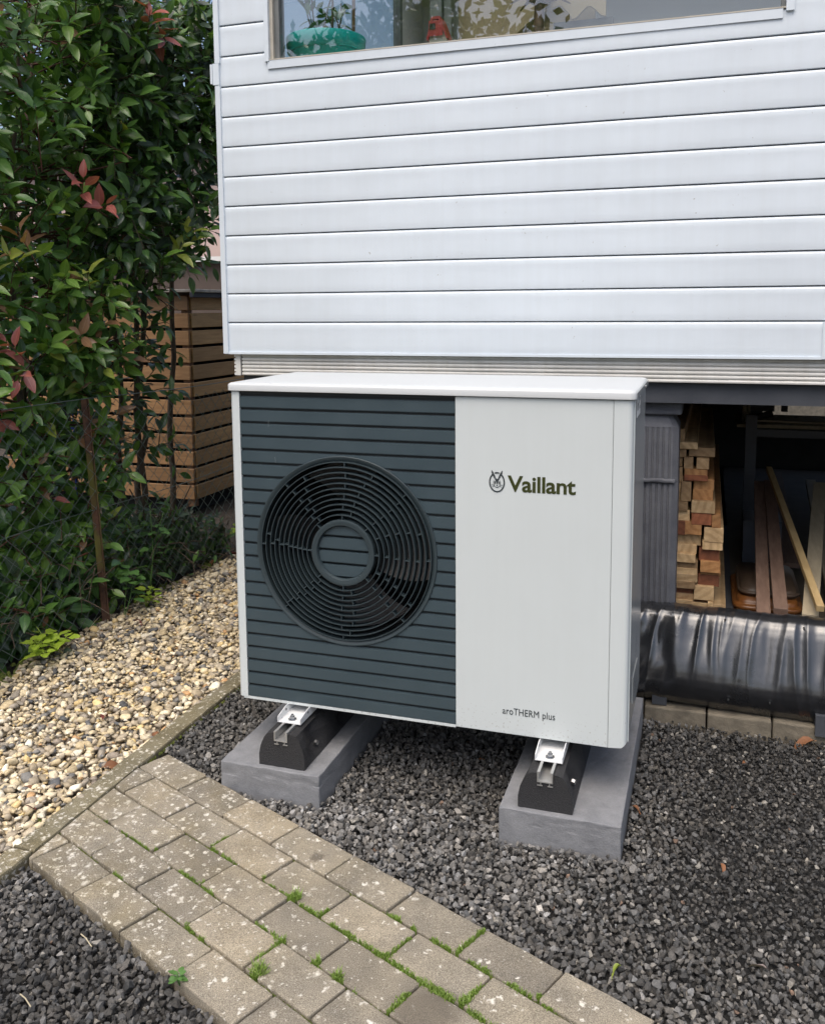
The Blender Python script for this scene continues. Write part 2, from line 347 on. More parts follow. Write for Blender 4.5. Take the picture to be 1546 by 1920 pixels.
m_wframe = simple('white_frame', (.75, .75, .73), (.68, .68, .66), 4, .5)
m_glassd = simple('dark_pane', (.03, .035, .04), (.02, .025, .03), 4, .08)
m_wire = simple('green_coated_wire', (.09, .12, .11), (.14, .17, .155), 60, .35)
m_tree_b = simple('bark', (.07, .05, .034), (.13, .10, .07), 30, .9, .7, 60, .01, stretch=(1, 1, .2))
m_twig = simple('red_twig', (.13, .04, .025), (.08, .045, .025), 30, .7)
def post_mat():
    m, nt, b = new_mat('rusty_mossy_steel'); co = coords(nt, 'World')
    f = noise_tex(nt, co, 26, 8, .7); g = noise_tex(nt, coords(nt, 'World', (1, 1, .35)), 11, 6, .6)
    c = ramp(nt, f, [(.3, (.035, .022, .016)), (.55, (.10, .05, .03)), (.75, (.17, .09, .05))]).outputs[0]
    mo = ramp(nt, g, [(.47, (0, 0, 0)), (.6, (1, 1, 1))]).outputs[0]
    nt.links.new(mixc(nt, mo, c, (.11, .105, .022)), b.inputs['Base Color']); b.inputs['Roughness'].default_value = .9
    bump(nt, b, f, .7, .004); return m
m_post = post_mat()
def leaf_mat(name, c, c2, rib, rough=.32, trans=.22):
    m, nt, b = new_mat(name)
    at = N(nt, 'ShaderNodeAttribute', attribute_name='rib'); co = coords(nt, 'World')
    f = noise_tex(nt, co, 13, 3, .6); base = ramp(nt, f, [(.32, c), (.68, c2)]).outputs[0]
    rr = ramp(nt, at.outputs['Fac'], [(.0, (.8,)*3), (.14, (0, 0, 0))]).outputs[0]
    col = mixc(nt, rr, base, rib)
    nt.links.new(col, b.inputs['Base Color']); b.inputs['Roughness'].default_value = rough; b.inputs['Specular IOR Level'].default_value = .5
    wv = N(nt, 'ShaderNodeTexNoise'); wv.inputs['Scale'].default_value = 90; nt.links.new(co, wv.inputs['Vector'])
    bump(nt, b, wv.outputs['Fac'], .25, .003)
    t = N(nt, 'ShaderNodeBsdfTranslucent'); nt.links.new(mixc(nt, 1.0, col, (1.5, 1.6, .6), 'MULTIPLY'), t.inputs[0])
    mx = N(nt, 'ShaderNodeMixShader'); mx.inputs[0].default_value = trans
    nt.links.new(b.outputs[0], mx.inputs[1]); nt.links.new(t.outputs[0], mx.inputs[2]); nt.links.new(mx.outputs[0], nt.nodes['Material Output'].inputs[0]); return m
LM = [leaf_mat('leaf_deep_green', (.046, .105, .034), (.074, .148, .048), (.11, .2, .07), .28),
      leaf_mat('leaf_mid_green', (.075, .170, .036), (.11, .215, .05), (.16, .28, .08), .28),
      leaf_mat('leaf_light_green', (.12, .235, .038), (.165, .285, .055), (.22, .34, .09), .3),
      leaf_mat('leaf_yellow_green', (.24, .30, .05), (.32, .36, .075), (.3, .34, .12)),
      leaf_mat('leaf_red', (.34, .09, .08), (.43, .145, .115), (.48, .2, .17)),
      leaf_mat('leaf_bronze', (.26, .13, .07), (.33, .19, .10), (.4, .25, .15)),
      leaf_mat('leaf_grey_green', (.05, .085, .055), (.075, .11, .075), (.12, .16, .11), .36)]
m_nettle = leaf_mat('nettle_leaf', (.07, .17, .04), (.10, .21, .05), (.12, .24, .07), .55)
m_lime = leaf_mat('lime_leaf', (.27, .40, .035), (.35, .47, .05), (.38, .5, .1), .5)
m_dead = leaf_mat('dead_leaf', (.16, .065, .028), (.26, .115, .05), (.3, .16, .08), .7, .1)
m_deadred = leaf_mat('dead_red_leaf', (.12, .03, .025), (.2, .055, .04), (.22, .08, .06), .6, .1)
m_mauve = leaf_mat('mauve_leaf', (.24, .19, .18), (.32, .26, .24), (.35, .3, .27), .8, .1)
m_grass = leaf_mat('grass_blade', (.11, .18, .02), (.19, .26, .035), (.2, .3, .06), .5)
m_moss = simple('moss', (.06, .085, .012), (.13, .15, .025), 80, .95, 1, 400, .004)
m_farleaf = leaf_mat('far_foliage', (.10, .17, .03), (.17, .24, .05), (.2, .28, .08), .5)
m_glass = bpy.data.materials.new('window_glass'); m_glass.use_nodes = True
_nt = m_glass.node_tree; _nt.nodes.remove(_nt.nodes['Principled BSDF'])
_tr = N(_nt, 'ShaderNodeBsdfTransparent'); _tr.inputs[0].default_value = (.96, .985, .98, 1); _gl = N(_nt, 'ShaderNodeBsdfGlossy'); _gl.inputs['Roughness'].default_value = 0
_lw = N(_nt, 'ShaderNodeLayerWeight'); _lw.inputs[0].default_value = .5
_mm = N(_nt, 'ShaderNodeMath', operation='MULTIPLY_ADD'); _mm.inputs[1].default_value = .7; _mm.inputs[2].default_value = .11; _mm.use_clamp = True
_pw = N(_nt, 'ShaderNodeMath', operation='POWER'); _pw.inputs[1].default_value = 3; _nt.links.new(_lw.outputs['Facing'], _pw.inputs[0]); _nt.links.new(_pw.outputs[0], _mm.inputs[0]); _mx = N(_nt, 'ShaderNodeMixShader'); _nt.links.new(_mm.outputs[0], _mx.inputs[0])
_nt.links.new(_tr.outputs[0], _mx.inputs[1]); _nt.links.new(_gl.outputs[0], _mx.inputs[2]); _nt.links.new(_mx.outputs[0], _nt.nodes['Material Output'].inputs[0])

# ================================================================== THE SETTING
g = MB(); g.add([(-150, -150, -.045), (150, -150, -.045), (150, 150, -.045), (-150, 150, -.045)], [(0, 1, 2, 3)])
tag(g.build('ground', m_soil), 'dark brown soil under the hedge and beyond', kind='structure')
g = MB(); g.add([(-.272, -1.9, -.026), (2.6, -1.9, -.026), (2.6, .66, -.026), (-.272, .66, -.026)], [(0, 1, 2, 3)])
tag(g.build('gravel_bed', m_under), 'bed below the dark gravel', kind='structure')
g = MB(); g.add([(-1.13, -1.6, -.022), (-.33, -1.6, -.022), (-.33, 3.2, -.022), (-1.2, 3.2, -.022)], [(0, 1, 2, 3)])
tag(g.build('pebble_bed', m_underb), 'bed below the beige pebbles', kind='structure')

# ---- paved path: five rows of 20 x 10 cm blocks in running bond, each block an object
ANG = rad(-23); E1 = Vector((math.cos(ANG), math.sin(ANG), 0)); E2 = Vector((-math.sin(ANG), math.cos(ANG), 0))
path = empty('paved_path', (0, 0, 0), 'path of grey-beige concrete blocks with lichen and mossy joints', kind='structure')
PITCH, ROWW = .1955, .104
paver_v = []
for k in range(7):
    me = bbox_mesh('paver', PITCH-.0055, ROWW-.0055, .06, .0035, 2, 7, .0011, k, 55); paver_v.append(me)
def path_nt(x, y): return E2.x*x+E2.y*y, E1.x*x+E1.y*y
for row in range(5):
    n0 = -.627+row*ROWW+ROWW/2
    off = .1825 if row % 2 == 0 else .0805
    for k in range(-5, 12):
        s0 = off+k*PITCH+PITCH/2
        c = E1*s0+E2*n0
        if c.x < -.37 or c.x > 2.1: continue
        me = random.choice(paver_v)
        cut = c.x-.13 < -.268
        rot = Matrix.Rotation(ANG+random.uniform(-.008, .008)+(math.pi if random.random() < .5 else 0), 4, 'Z') @ Matrix.Rotation(random.uniform(-.008, .008), 4, 'X') @ Matrix.Rotation(random.uniform(-.006, .006), 4, 'Y')
        mw = Matrix.Translation((c.x, c.y, -.055+random.uniform(-.002, .0025))) @ rot
        if cut:
            bm = bmesh.new(); bm.from_mesh(me); bm.transform(mw)
            res = bmesh.ops.bisect_plane(bm, geom=bm.verts[:]+bm.edges[:]+bm.faces[:], plane_co=(-.266, 0, 0), plane_no=(-1, 0, 0), clear_outer=True)
            if len(bm.faces) < 6: bm.free(); continue
            bmesh.ops.holes_fill(bm, edges=[e for e in bm.edges if e.is_boundary])
            area = sum(f.calc_area() for f in bm.faces if f.normal.z > .9)
            if area < .0025: bm.free(); continue
            bm.transform(mw.inverted()); me = bpy.data.meshes.new('paver'); bm.to_mesh(me); bm.free()
        o = me_obj('paver', me, m_paver, path, False, (0, 0, 0)); o.matrix_local = mw

# ---- kerb along the pebble bed: metre-long concrete edgings
kerb = empty('kerb', (-.303, 0, 0), 'weathered concrete kerb between the beige pebbles and the dark gravel', kind='structure')
for k, (y0, y1) in enumerate([(-1.54, -.545), (-.54, .455), (.46, 1.455), (1.46, 2.455)]):
    me = bbox_mesh('kerb_stone', .066, y1-y0, .14, .007, 2, 30, .0024, k, 34)
    o = me_obj('kerb_stone', me, m_kerb2, kerb, False, (0, (y0+y1)/2, -.132))
    o.rotation_euler = (random.uniform(-.003, .003), 0, random.uniform(-.004, .004))
# ---- upright edging blocks in front of the house
edg = empty('house_edging', (0, .675, 0), 'row of sandy edging blocks under the house front', kind='structure')
for k in range(12):
    x0 = 1.288-.192*(8-k)
    me = bbox_mesh('edging_block', .188, .06, .12, .005, 2, 6, .0014, k, 45)
    o = me_obj('edging_block', me, m_edging, edg, False, (x0+.096, random.uniform(-.003, .003), -.076+random.uniform(-.003, .003)))
    o.rotation_euler = (0, random.uniform(-.01, .01), random.uniform(-.012, .012))

# ------------------------------------------------------------------ loose stones (one object each: nobody could count them)
def hull_variant(n, seed, flat=.7):
    r = np.random.default_rng(seed); bm = bmesh.new()
    p = r.normal(size=(n, 3)); p /= np.linalg.norm(p, axis=1)[:, None]; p *= r.uniform(.8, 1.1, (n, 1)); p *= np.array([1, r.uniform(.65, .95), r.uniform(flat-.15, flat+.15)])
    for q in p: bm.verts.new(q)
    res = bmesh.ops.convex_hull(bm, input=bm.verts[:]); bmesh.ops.delete(bm, geom=[v for v in bm.verts if not v.link_faces], context='VERTS')
    bmesh.ops.triangulate(bm, faces=bm.faces[:]); bmesh.ops.recalc_face_normals(bm, faces=bm.faces)
    bm.verts.index_update(); V = np.array([v.co[:] for v in bm.verts]); F = np.array([[v.index for v in f.verts] for f in bm.faces]); bm.free(); return V, F
def pebble_variant(seed, sub):
    r = np.random.default_rng(seed); bm = bmesh.new(); bmesh.ops.create_icosphere(bm, subdivisions=sub, radius=1)
    for v in bm.verts:
        n = noise.noise_vector(v.co*1.1+Vector((seed*3.7, seed, 0))); v.co += n*.42
        q = noise.noise_vector(v.co*2.3+Vector((seed*1.7, 0, seed))); v.co += q*.12
    sc = (1, r.uniform(.6, .9), r.uniform(.4, .65))
    V = np.array([v.co[:] for v in bm.verts])*sc; bm.verts.index_update(); F = np.array([[v.index for v in f.verts] for f in bm.faces]); bm.free(); return V, F
def stones(name, pos, size, variants, cols, mat, label, tilt=.6, smooth=False, rg=rng):
    n = len(pos); vi = rg.integers(0, len(variants), n)
    yaw = rg.uniform(0, 2*np.pi, n); t1 = rg.normal(0, tilt, n); t2 = rg.normal(0, tilt, n)
    cz, sz, cx, sx_, cy, sy = np.cos(yaw), np.sin(yaw), np.cos(t1), np.sin(t1), np.cos(t2), np.sin(t2)
    Rz = np.zeros((n, 3, 3)); Rz[:, 0, 0] = cz; Rz[:, 0, 1] = -sz; Rz[:, 1, 0] = sz; Rz[:, 1, 1] = cz; Rz[:, 2, 2] = 1
    Rx = np.zeros((n, 3, 3)); Rx[:, 0, 0] = 1; Rx[:, 1, 1] = cx; Rx[:, 1, 2] = -sx_; Rx[:, 2, 1] = sx_; Rx[:, 2, 2] = cx
    Ry = np.zeros((n, 3, 3)); Ry[:, 1, 1] = 1; Ry[:, 0, 0] = cy; Ry[:, 0, 2] = sy; Ry[:, 2, 0] = -sy; Ry[:, 2, 2] = cy
    R = Rx @ Ry @ Rz
    VV, FF, CC, base = [], [], [], 0
    for k, (V, F) in enumerate(variants):
        ix = np.nonzero(vi == k)[0]
        if not len(ix): continue
        w = np.einsum('nij,vj->nvi', R[ix], V)*size[ix][:, None, None]+pos[ix][:, None, :]
        VV.append(w.reshape(-1, 3)); FF.append((F[None]+(np.arange(len(ix))*len(V))[:, None, None]+base).reshape(-1, 3))
        CC.append(np.repeat(cols[ix], len(V), axis=0)); base += len(ix)*len(V)
    VV = np.concatenate(VV); FF = np.concatenate(FF); CC = np.concatenate(CC)
    me = bpy.data.meshes.new(name); me.vertices.add(len(VV)); me.vertices.foreach_set('co', VV.ravel())
    me.loops.add(len(FF)*3); me.loops.foreach_set('vertex_index', FF.ravel().astype(np.int32))
    me.polygons.add(len(FF)); me.polygons.foreach_set('loop_start', np.arange(0, len(FF)*3, 3, dtype=np.int32))
    me.polygons.foreach_set('use_smooth', np.full(len(FF), smooth)); me.update(calc_edges=True); me.validate()
    a = me.color_attributes.new('Col', 'FLOAT_COLOR', 'POINT'); a.data.foreach_set('color', np.concatenate([CC, np.ones((len(CC), 1))], 1).ravel())
    return tag(me_obj(name, me, mat), label, kind='stuff')
def jgrid(x0, x1, y0, y1, s, j=.45):
    xs, ys = np.meshgrid(np.arange(x0, x1, s), np.arange(y0, y1, s)); p = np.stack([xs.ravel(), ys.ravel()], 1)
    return p+rng.uniform(-j, j, p.shape)*s
def vnoise(p, sc, seed=0): return np.array([noise.noise((a*sc+seed, b*sc, seed*1.3)) for a, b in p])
SLABS = [(.008, .305), (.795, 1.095)]; SLY = (-.128, .66)
def dark_ok(p, m=.006):
    n_ = E2.x*p[:, 0]+E2.y*p[:, 1]
    ok = (p[:, 0] > -.266) & (p[:, 1] < .645) & ~((n_ > -.629-m) & (n_ < -.105+m))
    for a, b in SLABS: ok &= ~((p[:, 0] > a-m) & (p[:, 0] < b+m) & (p[:, 1] > SLY[0]-m))
    # keep to what the picture and a step to the side can see
    ok &= (p[:, 1] > -1.25-.0*p[:, 0])
    return ok
hv = [hull_variant(13, 100+k) for k in range(24)]
P_ = []; S_ = []; K_ = []
for layer, (s, zz) in enumerate(((.0136, -.006), (.0140, -.016))):
    p = jgrid(-.27, 2.25, -1.25, .65, s, .5); p = p[dark_ok(p)]
    sm = np.clip((p[:, 0]-.95)*2.6, 0, 1)*np.clip((p[:, 1]+.75)*2, 0, 1)       # finer, darker chippings by the house on the right
    size = rng.lognormal(math.log(.0079), .25, len(p))*(1-.22*sm)
    z = zz+rng.uniform(-.004, .006, len(p))+vnoise(p, 3.0, 3)*.006
    P_.append(np.column_stack([p, z])); S_.append(np.clip(size, .004, .0155)); K_.append(sm)
P_ = np.concatenate(P_); S_ = np.concatenate(S_); K_ = np.concatenate(K_)
dust = vnoise(P_[:, :2], 1.6, 9); lumps = vnoise(P_[:, :2], 6, 5)
val = rng.lognormal(math.log(.14), .44, len(P_))*(1+.5*dust+.25*lumps)*(1-.66*K_)
left = (P_[:, 0]+.4*(P_[:, 1]+.6) < .38) & (E2.x*P_[:, 0]+E2.y*P_[:, 1] < -.62); val[left] *= .62     # wetter chippings left of the path
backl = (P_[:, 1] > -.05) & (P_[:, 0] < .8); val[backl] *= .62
tone = rng.uniform(-1, 1, len(P_)); col = np.stack([val*(1.05+.04*tone), val*1.01, val*(.94-.05*tone)], 1)
q = rng.random(len(P_)); pale = q < .03; col[pale] = np.array([.25, .235, .205])*rng.uniform(.7, 1.3, (pale.sum(), 1))
ru = (q > .03) & (q < .0325); col[ru] = np.array([.21, .14, .10])*rng.uniform(.7, 1.2, (ru.sum(), 1))
stones('dark_gravel', P_, S_, hv, np.clip(col, .008, .5), m_basalt, 'dark grey crushed basalt gravel around the slabs and path', .7)

pv = [pebble_variant(200+k, 2) for k in range(8)]+[hull_variant(16, 400+k, .5) for k in range(24)]; pv1 = [hull_variant(12, 300+k, .6) for k in range(10)]
PAL = np.array([[.62, .54, .38], [.68, .61, .47], [.50, .42, .28], [.42, .37, .29], [.32, .29, .25], [.17, .17, .17], [.60, .47, .25], [.44, .28, .15], [.72, .68, .58], [.36, .31, .23], [.24, .21, .18], [.09, .095, .105]])
PW = np.array([.17, .13, .12, .13, .10, .07, .05, .02, .08, .08, .04, .03]); PW = PW/PW.sum()
for layer, (s, zz, var, nm, sm) in enumerate(((.0195, -.003, pv, 'beige_pebbles', True), (.019, -.016, pv1, 'beige_pebbles', False))):
    p = jgrid(-1.32, -.305, -1.2, 2.9, s, .5)
    edge = -1.13-.04*p[:, 1]*.6+vnoise(p, 5, 2)*.05
    ok = (p[:, 0] > edge) & (p[:, 0] < -.331+vnoise(p, 14, 6)*.012); p = p[ok]; edge = edge[ok]
    size = np.clip(rng.lognormal(math.log(.0118), .33, len(p)), .005, .026)*(1+.15*np.clip(-p[:, 1], 0, 1))
    z = zz+rng.uniform(-.003, .007, len(p))+vnoise(p, 2.2, 11)*.008
    cl = PAL[rng.choice(len(PAL), len(p), p=PW)]*rng.uniform(.8, 1.3, (len(p), 1))*np.array([1.04, 1.0, .92])
    near = np.clip((p[:, 0]-edge)/.10, 0, 1)[:, None]; cl = cl*(.42+.58*near)       # soil-stained where they meet the bed
    stones(nm, np.column_stack([p, z]), size, var, cl, m_pebble, 'beige and brown rounded pebbles' + (' of the upper layer' if sm else ' lying deeper between the others'), .35, sm)

# ---- moss and grass in the joints (stuff)
def strands(spots, hmin, hmax, dens, lean=.7):
    vs, fs, rb = [], [], []
    for (x, y, r, n) in spots:
        for _ in range(int(n*dens)):
            a = random.uniform(0, 6.283); d = r*math.sqrt(random.random())
            bx, by = x+d*math.cos(a), y+d*math.sin(a); h = random.uniform(hmin, hmax); w = random.uniform(.0006, .0013)
            a2 = random.uniform(0, 6.283); lx, ly = math.cos(a2)*h*lean*random.random(), math.sin(a2)*h*lean*random.random()
            wx, wy = -math.sin(a2)*w, math.cos(a2)*w; b = len(vs); z0 = -.012
            vs += [(bx-wx, by-wy, z0), (bx+wx, by+wy, z0), (bx+lx*.4+wx, by+ly*.4+wy, z0+.014+h*.6), (bx+lx*.4-wx, by+ly*.4-wy, z0+.014+h*.6), (bx+lx, by+ly, z0+.014+h)]
            fs += [(b, b+1, b+2, b+3), (b+3, b+2, b+4)]
    return vs, fs
def pt(s, n): v = E1*s+E2*n; return v.x, v.y
def gp_(xp, yp, z=.004):
    d = _f+_r2*((xp-773.6)/1694.2)-_u2*((yp-778.7)/1694.2); t = (z-CAMP.z)/d.z; p = CAMP+d*t; return p.x, p.y
RL = [-.627+ROWW*k for k in range(6)]
seams = []
def snap(x, y):      # pull a surveyed spot onto the nearest joint
    n_, s_ = path_nt(x, y); li = min(range(1, 5), key=lambda i: abs(RL[i]-n_))
    best = (abs(RL[li]-n_), s_, RL[li])
    row = min(4, max(0, int((n_+.627)//ROWW))); off = .1825 if row % 2 == 0 else .0805; sj = off+PITCH*round((s_-off)/PITCH)
    if abs(sj-s_) < best[0]: best = (abs(sj-s_), sj, n_)
    return pt(best[1], best[2])
def seam_px(pts, wgt):
    for (a, b) in zip(pts, pts[1:]):
        p, q = Vector((*gp_(*a), 0)), Vector((*gp_(*b), 0)); n = max(2, int((q-p).length/.0035))
        for k in range(n):
            c = p.lerp(q, (k+random.random())/n)
            nn = noise.noise((c.x*38, c.y*38, 2))+.6*noise.noise((c.x*90, c.y*90, 7))
            if nn < -.28: continue
            x, y = snap(c.x, c.y); seams.append((x+random.gauss(0, .0016), y+random.gauss(0, .0016), (.0022+.0032*wgt)*(1+.9*nn), (6*wgt+2)*(.6+.9*max(0, nn+.3))))
for pts_, w_ in (([(500, 1647), (535, 1673), (553, 1684)], .9), ([(565, 1696), (603, 1718), (629, 1699)], .7), ([(621, 1731), (642, 1744)], .5), ([(645, 1744), (726, 1793), (881, 1880), (936, 1919)], 1.5), ([(733, 1790), (771, 1760)], .5), ([(872, 1883), (904, 1848)], 1.1), ([(731, 1713), (781, 1743)], .9), ([(810, 1760), (865, 1786), (904, 1741)], 1.0), ([(878, 1796), (920, 1822)], .35), ([(953, 1838), (1000, 1864), (1050, 1890)], .9),
                ([(500, 1741), (526, 1767)], .8), ([(585, 1806), (605, 1809)], .6), ([(620, 1826), (645, 1842)], .7), ([(668, 1857), (675, 1862)], .5), ([(726, 1896), (778, 1851)], .9), ([(198, 1539), (213, 1545)], .5), ([(233, 1558), (295, 1595)], .25), ([(209, 1634), (233, 1645)], .4), ([(341, 1632), (419, 1682)], .6), ([(402, 1583), (431, 1570)], .6), ([(400, 1587), (446, 1616)], .8), ([(349, 1733), (388, 1760)], .5), ([(483, 1803), (534, 1764)], .9), ([(481, 1729), (504, 1742)], .5)):
    seam_px(pts_, w_)
for (xp, yp, r, w) in ((485, 1824, .017, 260), (553, 1684, .013, 100), (526, 1767, .011, 70), (632, 1834, .011, 70), (870, 1880, .011, 60), (595, 1807, .007, 40)):
    x, y = gp_(xp, yp); seams.append((x, y, r, w))
vs_, fs_ = strands(seams, .002, .009, 2.2, .9); v2, f2 = strands([q for q in seams if q[3] > 35], .006, .020, .8, 1.3)
nb = len(vs_); vs_ += v2; fs_ += [tuple(i+nb for i in f) for f in f2]
tag(mesh_obj('joint_grass', vs_, fs_, m_grass), 'bright green grass sprouting from the paver joints', kind='stuff')
mv = MB()
def moss_lump(x, y, r, h, z=0):
    k = 7; pts = [(x, y, z+h)]; 
    for ring, (rr, hh) in enumerate(((.55, .75), (1, 0))):
        for i in range(k):
            a = 6.283*i/k; q = r*rr*random.uniform(.75, 1.2); pts.append((x+q*math.cos(a), y+q*math.sin(a), z+h*hh-.004*(ring == 1)))
    mv.add(pts, [(0, 1+i, 1+(i+1) % k) for i in range(k)]+[(1+i, 1+k+i, 1+k+(i+1) % k, 1+(i+1) % k) for i in range(k)])
for li, s0, s1 in ((1, -.2, 1.2), (2, -.2, 1.3), (3, -.2, 1.4), (4, .1, 1.4)):
    s = s0
    while s < s1:
        if noise.noise((s*9, li*3.1, 0)) > -.05:
            x, y = pt(s, RL[li]+random.uniform(-.002, .002)); moss_lump(x, y, random.uniform(.003, .007), .006, -.006)
        s += .006
for k in range(420):
    y = random.uniform(.2, 2.5); x = -1.14-.02*y+random.gauss(0, .035)
    if noise.noise((x*5, y*4, 3)) > .0: moss_lump(x, y, random.uniform(.006, .018), random.uniform(.004, .012), -.008)
for k in range(150):
    y = random.uniform(-.5, .5); moss_lump(-.269+random.uniform(-.003, .003), y, random.uniform(.002, .005), .004, -.004)
tag(mv.build('moss', m_moss, smooth=True), 'yellow-green moss in the joints and along the pebble edge', kind='stuff')

# ================================================================== THE HOUSE
house = empty('house', (0, .7, 0), 'white clad house raised on pillars with a long low window', 'house')
HX0, HX1 = -.41, 2.7; FY = .70
def siding_profile(z0, z1):
    h = z1-z0      # (y, z): overlaps the board below, rounded nose, shallow hollow near the top
    return [(FY+.013, z0-.0005), (FY+.001, z0-.0005), (FY, z0+.0005), (FY-.0004, z0+.004), (FY-.0010, z0+.25*h), (FY+.0002, z0+.5*h), (FY-.0004, z0+.75*h), (FY-.0006, z0+h-.0120), (FY+.0001, z0+h-.0092), (FY+.0026, z0+h-.0054), (FY+.0044, z0+h-.0046), (FY+.013, z0+h-.0025)]
def siding(x0, x1, z0, z1, mbv, wave=0):
    pr = siding_profile(z0, z1); n = max(2, int((x1-x0)/.12)); vs = []
    for i in range(n+1):
        x = x0+(x1-x0)*i/n
        for (y, z) in pr:
            d = noise.noise((x*1.3, z*3, 2))*.0022+noise.noise((x*6, z*9, 7))*.0006
            vs.append((x, y+d, z+noise.noise((x*.8, z, 5))*.0012))
    k = len(pr); mbv.add(vs, [(i*k+j, (i+1)*k+j, (i+1)*k+j+1, i*k+j+1) for i in range(n) for j in range(k-1)])
rows = [(1.163, 1.272)]+[(1.272+.1028*k, 1.272+.1028*(k+1)) for k in range(19)]
WX0, WX1, WZ0, WZ1 = -.205, 1.447, 2.168, 2.92
for (z0, z1) in rows:
    m_ = MB()
    if z1 < WZ0: siding(HX0+.012, HX1, z0, z1, m_)
    elif z0 > WZ1: siding(HX0+.012, HX1, z0, z1, m_)
    else:
        siding(HX0+.012, WX0-.002, z0, z1, m_); m_.build('siding_board', m_siding, house, True); m_ = MB(); siding(WX1+.002, HX1, z0, z1, m_)
        if z0 < WZ0:
            m_.build('siding_board', m_siding, house, True); m_ = MB(); siding(WX0-.0019, WX1+.0019, z0, WZ0+.002, m_)
    m_.build('siding_board', m_siding, house, True)
for o in house.children:
    if o.name.startswith('siding_board'): autosmooth(o, 25)
m_ = MB(); m_.box(HX0, HX1, FY+.0165, FY+.03, 1.17, WZ0-.002); m_.box(HX0, WX0-.03, FY+.0165, FY+.03, WZ0-.002, 3.2); m_.box(WX1+.03, HX1, FY+.0165, FY+.03, WZ0-.002, 3.2); m_.box(WX0-.03, WX1+.03, FY+.0165, FY+.03, WZ1+.002, 3.2)
m_.build('sheathing', m_siding, house)
# left corner trim in two lengths with a loose clip at the joint
m_ = MB(); m_.box(HX0-.003, HX0+.016, FY-.007, FY+.03, 1.158, 2.098); m_.box(HX0-.003, HX0+.004, FY+.03, FY+.06, 1.158, 2.098); m_.build('corner_trim', m_siding, house)
m_ = MB(); m_.box(HX0-.001, HX0+.018, FY-.008, FY+.03, 2.172, 3.25); m_.build('corner_trim', m_siding, house)
m_ = MB(); m_.box(HX0-.009, HX0+.015, FY-.009, FY+.04, 2.099, 2.171); m_.box(HX0-.022, HX0-.014, FY-.004, FY+.04, 2.105, 2.171); m_.build('trim_clip', m_siding, house)
m_ = MB(); m_.box(HX0+.001, HX1, FY-.0045, FY+.012, 1.156, 1.1635); m_.build('starter_strip', m_siding, house)
m_ = MB(); m_.box(1.578, 1.598, FY-.006, FY+.014, 1.158, 1.268); m_.build('joint_cover', m_siding, house)
# left side wall, rear and roof, plain, for views from the side
m_ = MB(); m_.box(HX0+.004, HX0+.03, FY+.031, 4.6, 1.16, 1.9); m_.box(HX0+.004, HX0+.03, FY+.031, .80, 1.9, 3.2); m_.box(HX0+.004, HX0+.03, 2.62, 4.6, 1.9, 3.2); m_.box(HX0+.004, HX0+.03, .80, 2.62, 3.1, 3.2); m_.build('side_wall', m_siding, house)
w2 = bpy.data.objects.new('window', None); link(w2, house); w2.matrix_parent_inverse = parent_world(house).inverted(); w2.location = (HX0+.015, 1.7, 1.9)
m_ = MB(); m_.box(HX0+.006, HX0+.045, .801, .83, 1.901, 3.099); m_.box(HX0+.006, HX0+.045, 2.58, 2.619, 1.901, 3.099); m_.box(HX0+.006, HX0+.045, .831, 2.579, 1.901, 1.93); m_.box(HX0+.006, HX0+.045, .831, 2.579, 3.07, 3.099); m_.build('window_frame', m_frame_g, w2)
m_ = MB(); m_.box(HX0+.014, HX0+.019, .831, 2.579, 1.931, 3.069); m_.build('pane', m_glass, w2)
m_ = MB(); m_.box(HX0+.03, HX1, 4.57, 4.6, 1.16, 3.2); m_.build('rear_wall', m_siding, house)
def holed(m_, x0, x1, y0, y1, z0, z1, h):
    m_.box(x0, h[0], y0, y1, z0, z1); m_.box(h[1], x1, y0, y1, z0, z1); m_.box(h[0], h[1], y0, h[2], z0, z1); m_.box(h[0], h[1], h[3], y1, z0, z1)
RLT = (-.3, 1.9, .95, 2.6)  # unseen roof opening, added to let daylight brighten the room
m_ = MB(); holed(m_, HX0-.04, HX1, FY-.05, 4.65, 3.255, 3.33, RLT); m_.build('roof', m_roofing, house)
m_ = MB(); m_.box(RLT[0], RLT[1], RLT[2], RLT[3], 3.29, 3.296); m_.build('added_roof_light', m_glass, house)
m_ = MB(); m_.box(HX0+.035, HX1, .73, 4.565, 1.09, 1.155); m_.build('floor', m_beam, house)
m_ = MB(); m_.box(HX1, HX1+.03, FY+.02, 4.6, 1.16, 3.2); m_.build('end_wall', m_siding, house)
# ribbed skirt under the cladding
def ribs(x0, x1, yf):
    pr = []; z = 1.158; n = 6; p = .0133
    for k in range(n):
        a = z-p*k; pr += [(yf+.007, a), (yf+.0065, a-.0022), (yf+.001, a-.0034), (yf-.0005, a-.0075), (yf+.0005, a-.0118), (yf+.0035, a-.0126)]
    pr += [(yf+.007, z-p*n)]; return pr
m_ = MB(); pr = ribs(0, 0, .716); k = len(pr)
xs = [-.352+(HX1+.352)*i/16 for i in range(17)]
m_.add([(x, y+noise.noise((x*2, z*4, 1))*.0012, z+noise.noise((x*1.5, 1, 1))*.0008) for x in xs for (y, z) in pr], [(i*k+j, (i+1)*k+j, (i+1)*k+j+1, i*k+j+1) for i in range(16) for j in range(k-1)])
m_.build('ribbed_skirt', m_skirt, house, False)
m_ = MB(); m_.add([(x, y, z) for x, dx in ((-.358, 0), (-.385, 1)) for (y, z) in [(.716, z_) for _, z_ in pr]], [(j, k+j, k+j+1, j+1) for j in range(k-1)])
